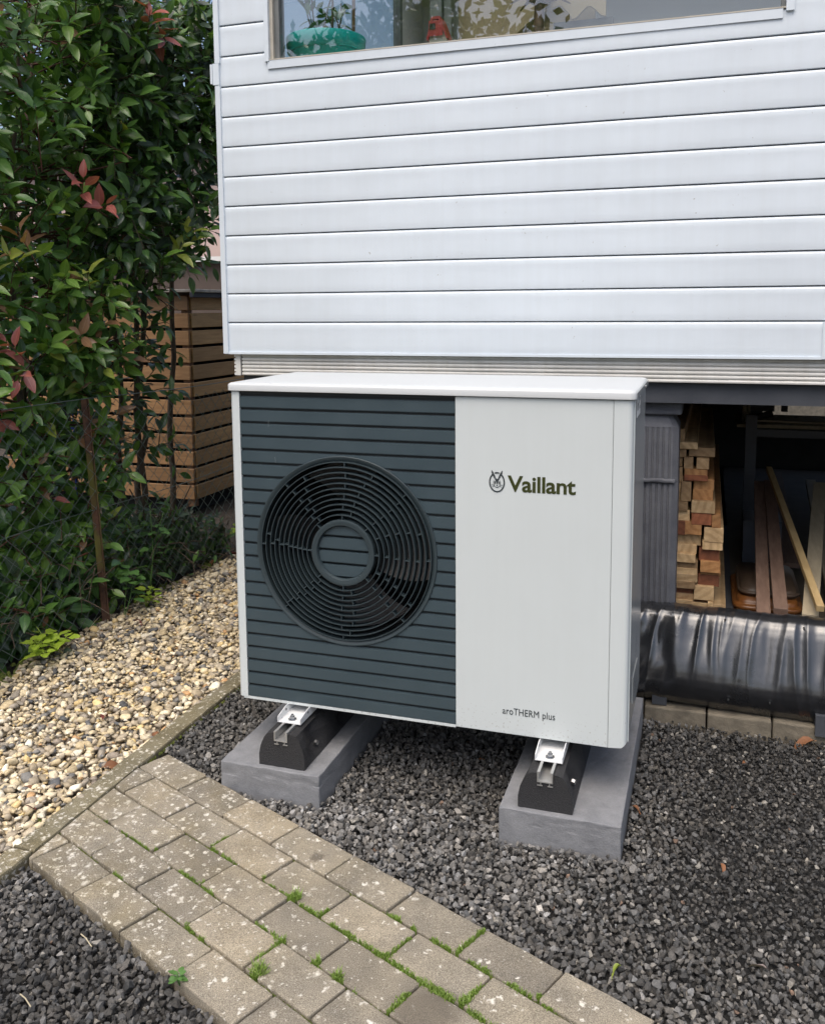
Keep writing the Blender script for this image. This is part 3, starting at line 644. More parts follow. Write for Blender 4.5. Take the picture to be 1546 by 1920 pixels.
# scalloped end strip: the profile seen from its cut end
e_ = MB(); pts = [(-.357, z) for _, z in pr[::-1]]+[(-.382-(y-.716)*-1.0+.0, z) for y, z in pr]
e_.prism([(x, z) for x, z in pts], 'y', .7135, .75); e_.build('skirt_end_strip', m_skirt, house)
b_ = MB(); b_.box(-.357, -.352, .7225, .76, 1.078, 1.158); b_.build('skirt_gap', m_black, house)
s_ = MB(); s_.box(-.38, HX1, .7245, .74, 1.078, 1.158); s_.build('skirt_backing', m_skirt, house)
s_ = MB(); s_.box(-.36, HX1, .742, .90, 1.012, 1.088); s_.build('edge_beam', m_beam, house)
s_ = MB(); s_.box(-.36, 1.04, .80, .83, -.04, 1.011); s_.build('skirting_panel', m_beam, house)
s_ = MB(); s_.box(2.62, 2.65, .9, 4.4, -.04, 1.089); s_.build('crawl_space_wall', m_beam, house)
s_ = MB(); s_.box(.2, .23, .84, 4.4, -.04, 1.089); s_.build('crawl_space_wall', m_beam, house)
s_ = MB(); s_.box(.2, 1.62, 4.36, 4.4, -.04, 1.089); s_.box(1.62, 2.64, 4.36, 4.4, -.04, .52); s_.build('rear_skirting', m_beam, house)
# window
win = bpy.data.objects.new('window', None); link(win, house); win.matrix_parent_inverse = parent_world(house).inverted(); win.location = (.6, .72, 2.17)
m_ = MB(); m_.box(WX0-.012, WX0+.004, FY-.008, FY+.03, WZ0-.006, WZ1+.02); m_.box(WX1-.004, WX1+.018, FY-.008, FY+.03, WZ0-.012, WZ1+.02); m_.box(WX0-.012, WX1+.018, FY-.008, FY+.03, WZ1, WZ1+.021)
m_.build('casing', m_siding, win)
m_ = MB(); m_.box(WX0+.0045, WX0+.016, FY+.004, FY+.05, WZ0+.001, WZ1-.001); m_.build('window_frame', m_frame_c, win)
m_ = MB(); m_.box(WX0+.0165, WX0+.034, FY+.016, FY+.06, WZ0+.001, WZ1-.001); m_.box(WX0+.0165, WX1-.005, FY+.016, FY+.055, WZ1-.02, WZ1-.001); m_.box(WX1-.016, WX1-.005, FY+.016, FY+.06, WZ0+.001, WZ1-.021); m_.build('seal', m_frame_g, win)
m_ = MB(); m_.box(WX0-.002, WX1+.002, FY-.006, FY+.06, WZ0-.0035, WZ0+.0005); m_.build('sill', m_frame_c, win)
m_ = MB(); m_.box(WX0-.002, WX1-.012, FY-.0052, FY-.002, WZ0-.031, WZ0-.0038); m_.build('sill_flashing', m_siding, win)
m_ = MB(); m_.box(WX0+.0345, WX1-.0165, FY+.030, FY+.036, WZ0+.001, WZ1-.0205); m_.build('pane', m_glass, win)
# the room
m_ = MB(); m_.box(-.37, 2.68, 3.0, 3.03, 1.25, 3.15); m_.build('room_wall', m_room, house)
m_ = MB(); m_.box(-.37, 2.68, .74, 3.0, 1.2, 1.25); m_.build('room_floor', m_tan, house)
m_ = MB(); holed(m_, -.37, 2.68, .735, 3.0, 3.16, 3.2, RLT); m_.build('room_ceiling', m_room, house)
m_ = MB(); m_.box(-.379, -.371, .735, 3.0, 1.25, 1.9); m_.box(-.379, -.371, 2.62, 3.0, 1.9, 3.16); m_.build('room_side_wall', m_room, house)
m_ = MB(); m_.box(-.3, 1.6, .765, .98, 2.13, 2.162); m_.build('window_shelf', m_wframe, house)
post_ = MB(); post_.box(.305, .345, .93, 1.0, 2.1625, 3.15); post_.box(.349, .375, .95, .99, 2.1625, 3.15)
tag(post_.build('curtain_post', m_frame_g), 'grey-green upright post inside the window beside the red birdhouse', 'post')
tanb = MB(); tanb.box(.38, .86, 1.03, 1.05, 2.0, 3.1); tag(tanb.build('tan_panel', m_tan), 'tan panel standing inside the window behind the birdhouse', 'panel')
slat_ = MB(); Mx = Matrix.Translation((.62, 1.0, 2.3)) @ Matrix.Rotation(rad(-38), 4, 'Y'); slat_.box(-.35, .35, -.012, .012, -.022, .022, Mx); tag(slat_.build('leaning_strut', m_tan), 'tan strut leaning across the panel inside the window', 'strut')
# flower pot
pot = empty('flower_pot', (-.07, .885, 2.162), 'turquoise round flower pot with rim inside the window', 'flower pot')
def lathe(prof, n=40):
    vs = [(r*math.cos(6.28318*k/n), r*math.sin(6.28318*k/n), z) for r, z in prof for k in range(n)]
    return vs, [(i*n+k, i*n+(k+1) % n, (i+1)*n+(k+1) % n, (i+1)*n+k) for i in range(len(prof)-1) for k in range(n)]
v_, f_ = lathe([(.0, .0), (.105, 0), (.122, .058), (.125, .058)]); mesh_obj('bowl', v_, f_, m_pot, pot, True, (0, 0, 0))
v_, f_ = lathe([(.128, .058), (.138, .06), (.143, .105), (.141, .109), (.134, .109), (.131, .095), (0, .092)]); mesh_obj('rim', v_, f_, m_pot, pot, True, (0, 0, 0))

# ---- leaves
def leaf_mesh(name, L, W, fold=.25, curl=.25, pet=.12, seed=0, st=7, tip=1.0, serr=0):
    r = random.Random(seed); vs, fs, rib = [], [], []
    for i in range(st):
        t = i/(st-1); w = W*.5*(math.sin(math.pi*min(1, t**.82))**.85 if 0 < t < 1 else .02)
        if serr and 0 < i < st-1: w *= 1+serr*(1 if i % 2 else -1)
        x = pet*L+t*L; z = -curl*L*(t**2)*.6+r.uniform(-.01, .01)*L; wob = r.uniform(-.05, .05)*W
        vs += [(x, -w, z+fold*w+wob), (x, 0, z), (x, w, z+fold*w-wob)]; rib += [1, 0, 1]
    for i in range(st-1):
        a = i*3; fs += [(a, a+3, a+4, a+1), (a+1, a+4, a+5, a+2)]
    b = len(vs); vs += [(0, -.0012, 0), (0, .0012, 0), (pet*L, .0012, 0), (pet*L, -.0012, 0)]; rib += [0]*4; fs.append((b, b+1, b+2, b+3))
    me = bpy.data.meshes.new(name); me.from_pydata(vs, [], fs); me.polygons.foreach_set('use_smooth', [True]*len(fs)); me.update()
    at = me.attributes.new('rib', 'FLOAT', 'POINT'); at.data.foreach_set('value', rib)
    return me, np.array(vs), fs, np.array(rib)
def frame(dirv, upv=Vector((0, 0, 1)), roll=0):
    x = dirv.normalized(); y = upv.cross(x)
    if y.length < 1e-3: y = Vector((0, 1, 0))
    y.normalize(); z = x.cross(y); m = Matrix((x, y, z)).transposed().to_4x4()
    return m @ Matrix.Rotation(roll, 4, 'X')
def foliage(parent, leaves, variants, mats, nsolo, stuffname='foliage', fenced=False):
    if fenced:      # below the top wire the leaves stay behind the mesh, save a few that poke through
        keep = []
        for m_, c_ in leaves:
            p = m_.translation; tipx = max(p.x, (m_ @ Vector((.09, 0, 0))).x)
            if p.z < .97 and tipx > fx(p.y)-.004 and random.random() > .06: m_ = Matrix.Translation((fx(p.y)-.012-tipx-random.random()*.05, 0, 0)) @ m_
            keep.append((m_, c_))
        leaves = keep
    """leaves: list of (matrix, class). The nsolo that show largest become objects, the rest one stuff mesh."""
    cache = {}
    def key(i):
        p = leaves[i][0].translation; return (p-CAMP).length+(0 if leaves[i][1] < 3 else -.6)
    def infront(i):
        d = leaves[i][0].translation-CAMP; z = d.dot(_f)
        u = d.dot(_r2)/z*1694; w = d.dot(_u2)/z*1694
        return abs(u) < 780 and -1150 < w < 790
    order = sorted((i for i in range(len(leaves)) if infront(i)), key=key); solo = set(order[:nsolo])
    VV, FF, RB, MI, base = [], [], [], [], 0
    for i, (mw, cl) in enumerate(leaves):
        vi = i % len(variants)
        if i in solo:
            if (vi, cl) not in cache:
                me = variants[vi][0].copy(); me.materials.append(mats[cl]); cache[(vi, cl)] = me
            o = bpy.data.objects.new('leaf', cache[(vi, cl)]); C.objects.link(o); o.parent = parent; o.matrix_local = parent_world(parent).inverted() @ mw
        else:
            _, V, F, rb = variants[vi]; A = np.array(mw)
            VV.append(V @ A[:3, :3].T+A[:3, 3]); FF += [tuple(j+base for j in f) for f in F]; RB.append(rb); MI += [cl]*len(F); base += len(V)
    if VV:
        me = bpy.data.meshes.new(stuffname); me.from_pydata(np.concatenate(VV).tolist(), [], FF)
        for m_ in mats: me.materials.append(m_)
        me.polygons.foreach_set('material_index', MI); me.polygons.foreach_set('use_smooth', [True]*len(FF)); me.update()
        at = me.attributes.new('rib', 'FLOAT', 'POINT'); at.data.foreach_set('value', np.concatenate(RB))
        o = me_obj(stuffname, me, None, parent); o['kind'] = 'stuff'
def shoot(base, d, L, nl, pick, leaves, twigs, droop=.3, tipclass=None, sc=1.0):
    d = d.normalized(); pts = []
    for i in range(6):
        t = i/5; pts.append(base+d*L*t+Vector((0, 0, -droop*L*t*t*.6)))
    twigs.append((pts, [.0032*(1-.6*i/5) for i in range(6)]))
    ph = random.uniform(0, 6.28); side = d.cross(Vector((.1, .2, 1))).normalized(); up = side.cross(d).normalized()
    for k in range(nl):
        t = .12+.88*(k+.5)/nl; i = min(4, int(t*5)); p = pts[i].lerp(pts[i+1], t*5-i)
        ax = (pts[i+1]-pts[i]).normalized(); a = ph+k*2.4
        out = side*math.cos(a)+up*math.sin(a); ld = (ax*(.35+.6*t)+out*random.uniform(.6, 1.0)+Vector((0, 0, -.05))).normalized()
        upv = (Vector((.22, -.32, .8))+ax*.2+Vector((random.gauss(0, .3), random.gauss(0, .3), 0))).normalized()
        cl = pick(t)
        if tipclass is not None and t > (.3 if nl <= 6 else .72): cl = tipclass
        m = Matrix.Translation(p) @ frame(ld, upv, random.gauss(0, .35)) @ Matrix.Scale(sc*random.uniform(.7, 1.12)*(1 if t < .8 else .85), 4)
        leaves.append((m, cl))
def twig_mesh(name, twigs, mat, parent, n=4):
    m_ = MB()
    for pts, rr in twigs: m_.tube(pts, rr, n, False)
    o = m_.build(name, mat, parent, True, fix=False); o['kind'] = 'stuff'; return o
def bent(a, b, n=7, sag=.06, seed=0):
    a, b = Vector(a), Vector(b); r = random.Random(seed); L = (b-a).length; o = Vector((r.uniform(-1, 1), r.uniform(-1, 1), r.uniform(-.2, .4)))*sag*L
    return [a.lerp(b, i/(n-1))+o*math.sin(math.pi*i/(n-1))+Vector((r.uniform(-1, 1), r.uniform(-1, 1), 0))*.008*L for i in range(n)]
VPH = [leaf_mesh('leaf', .080+.007*k, .035+.003*k, .22+.08*k, .1+.12*k, .14, k) for k in range(4)]
VLA = [leaf_mesh('leaf', .092+.006*k, .035+.003*k, .15+.08*k, .05+.15*k, .12, 10+k) for k in range(4)]
VSM = [leaf_mesh('leaf', .058+.006*k, .022+.002*k, .2+.08*k, .1+.12*k, .12, 20+k) for k in range(3)]

# plant in the pot inside the window
pl = empty('pot_plant', (-.07, .885, 2.25), 'leafy plant with a white flower growing in the turquoise pot', 'plant')
tw = []; lv = []
for k in range(9):
    a = Vector((-.07+random.uniform(-.07, .06), .885+random.uniform(-.03, .05), 2.25)); b = a+Vector((random.uniform(-.06, .06), random.uniform(-.05, .05), random.uniform(.12, .34)))
    tw.append((bent(a, b, 6, .08, k), [.004, .004, .0035, .003, .003, .002]))
    for j in range(5):
        p = a.lerp(b, random.uniform(.35, 1)); d = Vector((random.gauss(0, 1), random.gauss(0, .7)-.3, random.gauss(.1, .5)))
        lv.append((Matrix.Translation(p) @ frame(d.normalized(), Vector((0, 0, 1)), random.gauss(0, .5)) @ Matrix.Scale(random.uniform(.6, 1.0), 4), 0))
twig_mesh('stem', tw, m_tree_b, pl)
foliage(pl, lv, VSM, LM, 60)
fl = MB()
for k in range(9):
    a = 6.283*k/9; c_ = Vector((.0, .845, 2.335)); d = Vector((math.cos(a)*.028, math.sin(a)*.012, .016*random.random())); s = Vector((-math.sin(a), math.cos(a)*.5, 0))*.010
    fl.add([c_+Vector((0, 0, -.014)), c_+d*.6-s+Vector((0, 0, -.004)), c_+d+Vector((0, 0, .014)), c_+d*.6+s+Vector((0, 0, -.004))], [(0, 1, 2, 3)])
fl.build('flower', m_white, pl, True)
st_ = MB(); st_.tube([(.045, .86, 2.25), (.05, .862, 2.5)], .006, 8); tag(st_.build('plant_stake', m_trunkdec), 'thin brown stake standing in the turquoise pot', 'stake')
# birdhouse
bh = empty('birdhouse', (.36, .845, 2.162), 'small birdhouse with a red roof standing inside the window', 'birdhouse')
m_ = MB(); m_.prism([(.335, 2.1625), (.395, 2.1625), (.395, 2.222), (.372, 2.275), (.35, 2.275), (.335, 2.222)], 'y', .82, .87); m_.build('box', m_house_w, bh)
m_ = MB(); m_.prism([(.327, 2.213), (.345, 2.285), (.375, 2.285), (.403, 2.213), (.398, 2.211), (.37, 2.276), (.35, 2.276), (.333, 2.211)], 'y', .81, .88); m_.box(.337, .385, .8085, .8095, 2.222, 2.272); m_.build('roof', m_red, bh)
m_ = MB(); m_.box(.347, .353, .8185, .8198, 2.185, 2.205); m_.box(.353, .361, .8185, .8198, 2.185, 2.1885); m_.box(.353, .361, .8185, .8198, 2.2015, 2.205); m_.build('number_mark', m_print, bh)
m_ = MB(); m_.box(.34, .36, .8065, .8083, 2.243, 2.262); m_.build('entrance', m_black, bh)
car = MB(); car.tube(bent((.70, .86, 2.162), (.705, .87, 2.42), 9, .03, 3), [.026, .02, .017, .016, .016, .015, .015, .014, .01], 9)
for k in range(9):
    a = k*.7+.3; car.tube([(.703, .865, 2.30), (.703+.055*math.cos(a), .865+.03*math.sin(a), 2.325+.012*(k % 3)), (.703+.10*math.cos(a), .865+.05*math.sin(a), 2.30+.015*(k % 3))], [.009, .008, .002], 5)
for k in range(12):
    a = k*.9; car.tube([(.70, .86, 2.17), (.70+.03*math.cos(a), .86+.03*math.sin(a), 2.176), (.70+.05*math.cos(a), .86+.035*math.sin(a), 2.163)], [.008, .006, .002], 5)
tag(car.build('carved_palm', m_trunkdec, smooth=True), 'brown carved palm figure standing inside the window', 'figurine')
sf = MB(); sf.box(.735, .93, .89, .96, 2.1625, 2.212); sf.box(.735, .93, .93, .975, 2.2125, 2.26); tag(sf.build('grey_case', m_sofa), 'dark grey box lying inside the window right of the palm figure', 'box')
wv = MB(); pl_ = [(.73+.012*k, 2.275+.018*math.sin(k*.75)+(.012 if k < 6 else 0)) for k in range(16)]; wv.prism(pl_+[(.91, 2.42), (.73, 2.42)], 'y', .90, .915); tag(wv.build('wavy_board', m_tan), 'tan wavy-edged board above the grey box inside the window', 'board')
cu_ = MB(); cu_.box(.94, 1.43, .90, .93, 2.1625, 2.185); tag(cu_.build('cream_ledge', m_frame_c), 'cream strip lying along the right part of the window shelf', 'strip')

# ================================================================== PILLAR, SHEETING, CRAWL SPACE
pil = empty('concrete_pillar', (1.09, .87, 0), 'dark grey grooved concrete pillar carrying the house beside the timber', 'pillar')
def pillar_poly(x0, x1, y0, y1, ch, groove):
    p = [(x0, y1), (x0, y0)]
    if groove:
        for gx in groove: p += [(gx-.004, y0), (gx-.0025, y0+.004), (gx+.0025, y0+.004), (gx+.004, y0)]
    p += [(x1-ch, y0), (x1, y0+ch*.8), (x1, y1)]; return p
m_ = MB(); m_.prism(pillar_poly(.99, 1.178, .785, .96, .018, [1.075, 1.093, 1.111, 1.129, 1.147]), 'z', .30, .752); m_.build('lower_shaft', m_pillar, pil)
m_ = MB(); m_.prism(pillar_poly(.988, 1.177, .782, .96, .018, [1.078, 1.096, 1.112, 1.130, 1.149]), 'z', .7525, .928); m_.build('upper_shaft', m_pillar, pil)
m_ = MB(); m_.prism(pillar_poly(.985, 1.18, .779, .965, .02, None), 'z', -.04, .2995); m_.build('base', m_pillar, pil)
lump = bbox_mesh('mortar_lip', .16, .012, .014, .004, 2, 10, .004, 5, 60); me_obj('mortar_lip', lump, m_pillar, pil, True, (.0, -.087, .745))
m_ = MB(); a = [(.99, .784), (1.158, .784), (1.176, .80), (1.176, .96), (.99, .96)]; b = [(.99, .80), (1.140, .80), (1.155, .815), (1.155, .95), (.99, .95)]
m_.add([(x, y, .9285) for x, y in a]+[(x, y, .968) for x, y in b], [(0, 1, 2, 3, 4), (9, 8, 7, 6, 5)]+[(i, (i+1) % 5, (i+1) % 5+5, i+5) for i in range(5)]); m_.build('neck', m_pillar, pil)
capm = bbox_mesh('cap', .20, .19, .043, .006, 2, 8, .002, 3, 40); me_obj('cap', capm, m_pillar, pil, False, (-.005, .005, .9685))

# black sheeting draped over a board, with vertical folds
prof = [(.86, .31), (.82, .335), (.78, .346), (.75, .347), (.728, .340), (.712, .326), (.699, .304), (.688, .278), (.677, .250), (.666, .222), (.655, .195), (.647, .172), (.642, .152), (.641, .130), (.645, .108), (.653, .086), (.664, .068), (.680, .055), (.700, .048), (.73, .044), (.78, .045)]
fine = []
for i in range(len(prof)-1):
    for k in range(3): t = k/3; fine.append((prof[i][0]*(1-t)+prof[i+1][0]*t, prof[i][1]*(1-t)+prof[i+1][1]*t))
fine.append(prof[-1]); nt_ = len(fine); nx = 520; X0, X1 = 1.055, 2.6
vs = []
def fold(x, t):
    a = noise.noise((x*17+.6*math.sin(t*3), t*1.2, 4)); b = noise.noise((x*42, t*1.6, 9)); c = noise.noise((x*7, t*2.2, 15)); d = noise.noise((x*26+3*t, t*4, 21))
    ridge = (1-abs(a)*2.2); e = max(0, 1-abs(t-.42)*2.4); w2 = noise.noise((x*5.5, t*.8, 31)); e *= .55+.9*max(0, w2+.35)
    left = max(0, 1-(x-1.06)/.14)
    return (.0090*ridge*ridge*(1 if ridge > 0 else -1)+.0030*b+.010*c+.0026*d+.004*noise.noise((x*11+2*t, t*5, 44)))*(.25+.85*e)+left*(.014*noise.noise((x*22+5*t, t*9, 3)))*(.3+e)
for i in range(nx+1):
    x = X0+(X1-X0)*i/nx; sag = -.010*((x-1.06)/.5)+noise.noise((x*3, 0, 0))*.004
    for j, (y, z) in enumerate(fine):
        t = j/(nt_-1); j0, j1 = max(0, j-1), min(nt_-1, j+1)
        dy, dz = fine[j1][0]-fine[j0][0], fine[j1][1]-fine[j0][1]; l = math.hypot(dy, dz); ny, nz = dz/l, -dy/l
        h = fold(x, t); vs.append((x+.004*noise.noise((x*9, t*6, 2)), y+ny*h, z+nz*h+sag*(.4+t)))
fs = [(i*nt_+j, (i+1)*nt_+j, (i+1)*nt_+j+1, i*nt_+j+1) for i in range(nx) for j in range(nt_-1)]
sheet = empty('black_sheeting', (1.5, .7, .05), 'glossy black plastic sheeting wrapped over the board below the timber store', 'sheeting')
mesh_obj('sheet', vs, fs, m_film, sheet, True)
m_ = MB(); m_.box(1.05, 2.6, .735, .80, .06, .32); m_.build('board_core', m_beam, sheet)
for (x, z) in ((1.335, .328), (1.565, .325), (1.17, .33), (1.47, .105), (1.35, .10)):
    m_ = MB(); _y = .712 if z > .2 else .634; m_.tube([(x, _y+.006, z), (x, _y-.004, z)], [.0035, .002], 8); m_.build('tack', m_zinc, sheet)
foot_ = MB(); foot_.box(1.12, 1.165, .66, .72, .0455, .075); tag(foot_.build('dark_block', m_beam), 'small dark block on the edging under the left end of the sheeting', 'block')
foot_ = MB(); foot_.box(1.60, 1.68, .63, .72, .02, .085); tag(foot_.build('dark_block', m_beam), 'small dark block under the sheeting at the right edge', 'block')

# timber stack: each sawn end, read off at the plane where the ends stand (y = .95)
def px_to(xp, yp, Y):
    d = _f+_r2*((xp-773.6)/1694.2)-_u2*((yp-778.7)/1694.2); t = (Y-CAMP.y)/d.y; return CAMP+d*t
tim = [ # x0,y0,x1,y1 in quarter pixels of the stack's own survey, colour
 (110, 1700, 585, 1800, 0), (285, 1652, 418, 1730, 2), (420, 1668, 475, 1738, 0), (292, 1535, 480, 1648, 0), (325, 1446, 525, 1532, 2), (338, 1404, 530, 1444, 1), (342, 1312, 528, 1402, 1), (325, 1204, 515, 1308, 2),
 (355, 1134, 545, 1200, 0), (372, 1008, 555, 1130, 0), (455, 888, 545, 1004, 1), (262, 870, 450, 972, 2), (255, 767, 475, 864, 0), (277, 672, 468, 762, 1), (277, 578, 468, 668, 1), (172, 588, 272, 762, 3),
 (190, 533, 410, 576, 2), (192, 478, 405, 530, 1), (198, 370, 290, 474, 3), (312, 378, 432, 474, 3), (232, 292, 474, 366, 3),
 (100, 1655, 282, 1698, 0), (100, 1605, 284, 1652, 3), (100, 1540, 288, 1602, 2), (100, 1484, 298, 1537, 3), (100, 1424, 322, 1481, 0), (100, 1374, 322, 1421, 0), (100, 1306, 316, 1371, 3), (100, 1240, 302, 1303, 0),
 (100, 1168, 322, 1237, 0), (100, 1066, 348, 1164, 0), (207, 950, 368, 1062, 1), (100, 942, 203, 1062, 2), (100, 850, 256, 938, 0), (100, 767, 245, 847, 3), (100, 692, 168, 764, 3), (100, 600, 168, 688, 0), (100, 538, 186, 596, 3), (100, 462, 186, 535, 3), (100, 370, 190, 458, 3), (100, 294, 228, 366, 3), (100, 232, 328, 288, 0), (100, 115, 220, 228, 3)]
CN = {0: 'pale cream', 1: 'orange-tan', 2: 'red-brown', 3: 'greyish tan'}
ordn = ['bottom', 'second', 'third', 'fourth', 'fifth', 'sixth', 'seventh', 'eighth', 'ninth', 'tenth', 'eleventh', 'twelfth', 'thirteenth', 'fourteenth', 'fifteenth', 'sixteenth', 'seventeenth', 'eighteenth', 'nineteenth', 'twentieth', 'twenty-first', 'twenty-second', 'twenty-third', 'twenty-fourth']
rank = {}
for side in (0, 1):
    ids = sorted([i for i, t in enumerate(tim) if (t[0] > 150) == bool(side)], key=lambda i: -(tim[i][1]+tim[i][3]))
    for r_, i in enumerate(ids): rank[i] = r_
for i, (a, b, c, d, cl) in enumerate(tim):
    Yp = .95; p0 = px_to(1240+a/4.8, 780+d/4.8, Yp); p1 = px_to(1240+c/4.8, 780+b/4.8, Yp)
    w, h = p1.x-p0.x, p1.z-p0.z; L = random.uniform(1.2, 1.7); jy = random.uniform(-.012, .02)
    me = bbox_mesh('sawn_timber', w-.0015, L, h-.001, .0012, 1, 0)
    o = me_obj('sawn_timber', me, m_timber[cl], None, False, ((p0.x+p1.x)/2, Yp+jy+L/2, p0.z)); o.rotation_euler = (0, random.uniform(-.006, .006), random.uniform(-.006, .006))
    sh = ('squarish' if w < h*1.35 else 'flat') if w < h*2.4 else 'wide thin'
    where = 'right-hand row' if a > 150 else 'row beside the pillar'
    tag(o, f'{sh} {CN[cl]} timber end, {ordn[rank[i]]} from bottom in the {where}', 'timber', 'sawn timbers stacked behind the pillar')
bz = px_to(1260, 1155, .95).z
m_ = MB(); m_.box(1.0, 1.37, .93, 2.4, -.04, bz-.004); tag(m_.build('stack_base', m_beam), 'dark plinth under the timber stack', 'plinth')
m_ = MB(); m_.box(1.371, 2.6, .90, 4.2, -.04, .225); tag(m_.build('store_floor', m_sheet), 'drab board floor under the loose planks', 'floor board')
# loose boards: front end, rear end, width, thickness
def plank(name, a, b, w, t, mat, label, cat='plank'):
    a, b = Vector(a), Vector(b); d = (b-a); L = d.length
    me = bbox_mesh(name, L, w, t, .0015, 1, 0); o = me_obj(name, me, mat, None, False, (a+b)/2)
    o.matrix_world = Matrix.Translation((a+b)/2) @ frame(d); tag(o, label, cat); return o
plank('plank', (1.455, .82, .292), (1.49, 2.0, .525), .044, .02, m_brownboard, 'dark brown weathered plank nearest the timber stack, its end over the sheeting')
plank('plank', (1.508, .86, .315), (1.53, 2.0, .53), .044, .022, m_brownboard, 'dark brown weathered plank right of its twin, with a torn top')
plank('plank', (1.598, .87, .300), (1.735, 2.0, .53), .05, .022, m_paleboard, 'pale wide plank whose end lies under the yellow batten')
plank('batten', (1.622, .83, .345), (1.527, 2.0, .59), .024, .022, m_batten, 'yellow square batten lying slantwise over the pale plank', 'batten')
plank('plank', (1.70, .95, .25), (1.80, 3.0, .36), .05, .022, m_paleboard, 'pale plank at the right edge of the timber store')
plank('plank', (1.60, 1.6, .27), (1.64, 3.2, .36), .06, .02, m_brownboard, 'dim brown plank lying deep in the store behind the batten')
def tray(name, cx, cy, w, d, r, z0, z1, mat, label, cat):
    bm = bmesh.new(); pts = []
    for (sx, sy, a0) in ((1, -1, -90), (1, 1, 0), (-1, 1, 90), (-1, -1, 180)):
        for k in range(6): a = rad(a0+k*18); pts.append((cx+sx*(w/2-r)+r*math.cos(a), cy+sy*(d/2-r)+r*math.sin(a)))
    vs = [bm.verts.new((x, y, z0)) for x, y in pts]; f = bm.faces.new(vs); e = bmesh.ops.extrude_face_region(bm, geom=[f]); 
    for v in e['geom']:
        if isinstance(v, bmesh.types.BMVert): v.co.z = z1
    bmesh.ops.recalc_face_normals(bm, faces=bm.faces); es = [q for q in bm.edges if q.calc_face_angle(0) > 1]; bmesh.ops.bevel(bm, geom=es, offset=(z1-z0)*.35, segments=3, affect='EDGES')
    me = bpy.data.meshes.new(name); bm.to_mesh(me); bm.free(); return tag(me_obj(name, me, mat, None, True), label, cat)
tray('plastic_tray', 1.485, 1.30, .235, .42, .05, .226, .276, m_orange, 'orange-brown round-cornered tray lowest under the dark planks', 'tray')
for o in bpy.data.objects:
    pass
tray('plastic_tray', 1.49, 1.33, .21, .38, .05, .277, .305, m_tray2, 'brown round-cornered tray stacked on the orange one', 'tray')
m_ = MB(); m_.box(1.42, 1.57, 1.75, 1.95, .226, .42); tag(m_.build('storage_crate', m_bluemetal), 'dark crate standing behind the stacked trays', 'crate')
m_ = MB(); m_.box(1.437, 1.487, 2.3, 2.34, .226, .80); m_.box(1.487, 1.9, 2.3, 2.335, .70, .735); m_.box(1.445, 1.479, 2.297, 2.2995, .5, .52); tag(m_.build('metal_frame', m_bluemetal), 'blue-grey metal frame standing at the back of the crawl space', 'frame')
m_ = MB(); m_.box(1.40, 1.90, 2.36, 2.8, .735, .75); tag(m_.build('high_shelf', m_paleboard), 'pale shelf board high at the back of the crawl space', 'shelf')
m_ = MB(); m_.box(1.455, 1.60, 2.9, 2.95, .755, 1.0); m_.box(1.635, 1.665, 2.9, 2.95, .755, 1.0); tag(m_.build('grey_sheet', m_pillar), 'grey sheet on the high shelf at the back', 'panel')
fm = bbox_mesh('foam_roll', .035, .05, .11, .012, 3, 5, .008, 2, 40); tag(me_obj('foam_roll', fm, m_foam, None, True, (1.44, 2.45, .752)), 'frayed cream foam piece on the high shelf', 'foam')
m_ = MB(); m_.tube([(1.47, 2.42, .775), (1.56, 2.43, .80)], [.012, .016], 8); tag(m_.build('hand_brush', m_black), 'dark brush lying beside the cream foam on the shelf', 'brush')
plank('thin_lath', (1.46, 2.39, .763), (1.80, 2.42, .754), .02, .008, m_paleboard, 'thin pale lath lying on the high shelf beside the brush', 'lath')
# pale yard wall seen through the gap at the rear
m_ = MB(); m_.box(1.0, 4.5, 6.5, 6.6, -.04, 1.3); tag(m_.build('yard_wall', m_kerb), 'pale weathered wall in the yard behind the house', 'wall')

# ================================================================== SLABS, RUBBER FEET
for k, (x0, x1) in enumerate(SLABS):
    me = bbox_mesh('concrete_slab', x1-x0, .76, .135, .003, 2, 26, .0009, 20+k, 40)
    bm = bmesh.new(); bm.from_mesh(me)
    for v in bm.verts:      # chipped, layered edge just below the top
        n = noise.noise((v.co.x*22+k*9, v.co.y*22, v.co.z*60)); 
        if .100 < v.co.z < .134: v.co.y += .0022*max(0, n)*(1 if v.co.y < 0 else -1); v.co.x -= .0018*max(0, n)*(1 if v.co.x > 0 else -1)
        if v.co.z > .13: v.co.z -= .003*max(0, noise.noise((v.co.x*35, v.co.y*35, k)))
    bm.to_mesh(me); bm.free()
    o = me_obj('concrete_slab', me, m_slab, None, False, ((x0+x1)/2, -.128+.38, -.06))
    tag(o, ['grey concrete slab under the fan end of the heat pump', 'grey concrete slab under the white end of the heat pump'][k], 'slab', 'concrete slabs under the heat pump')
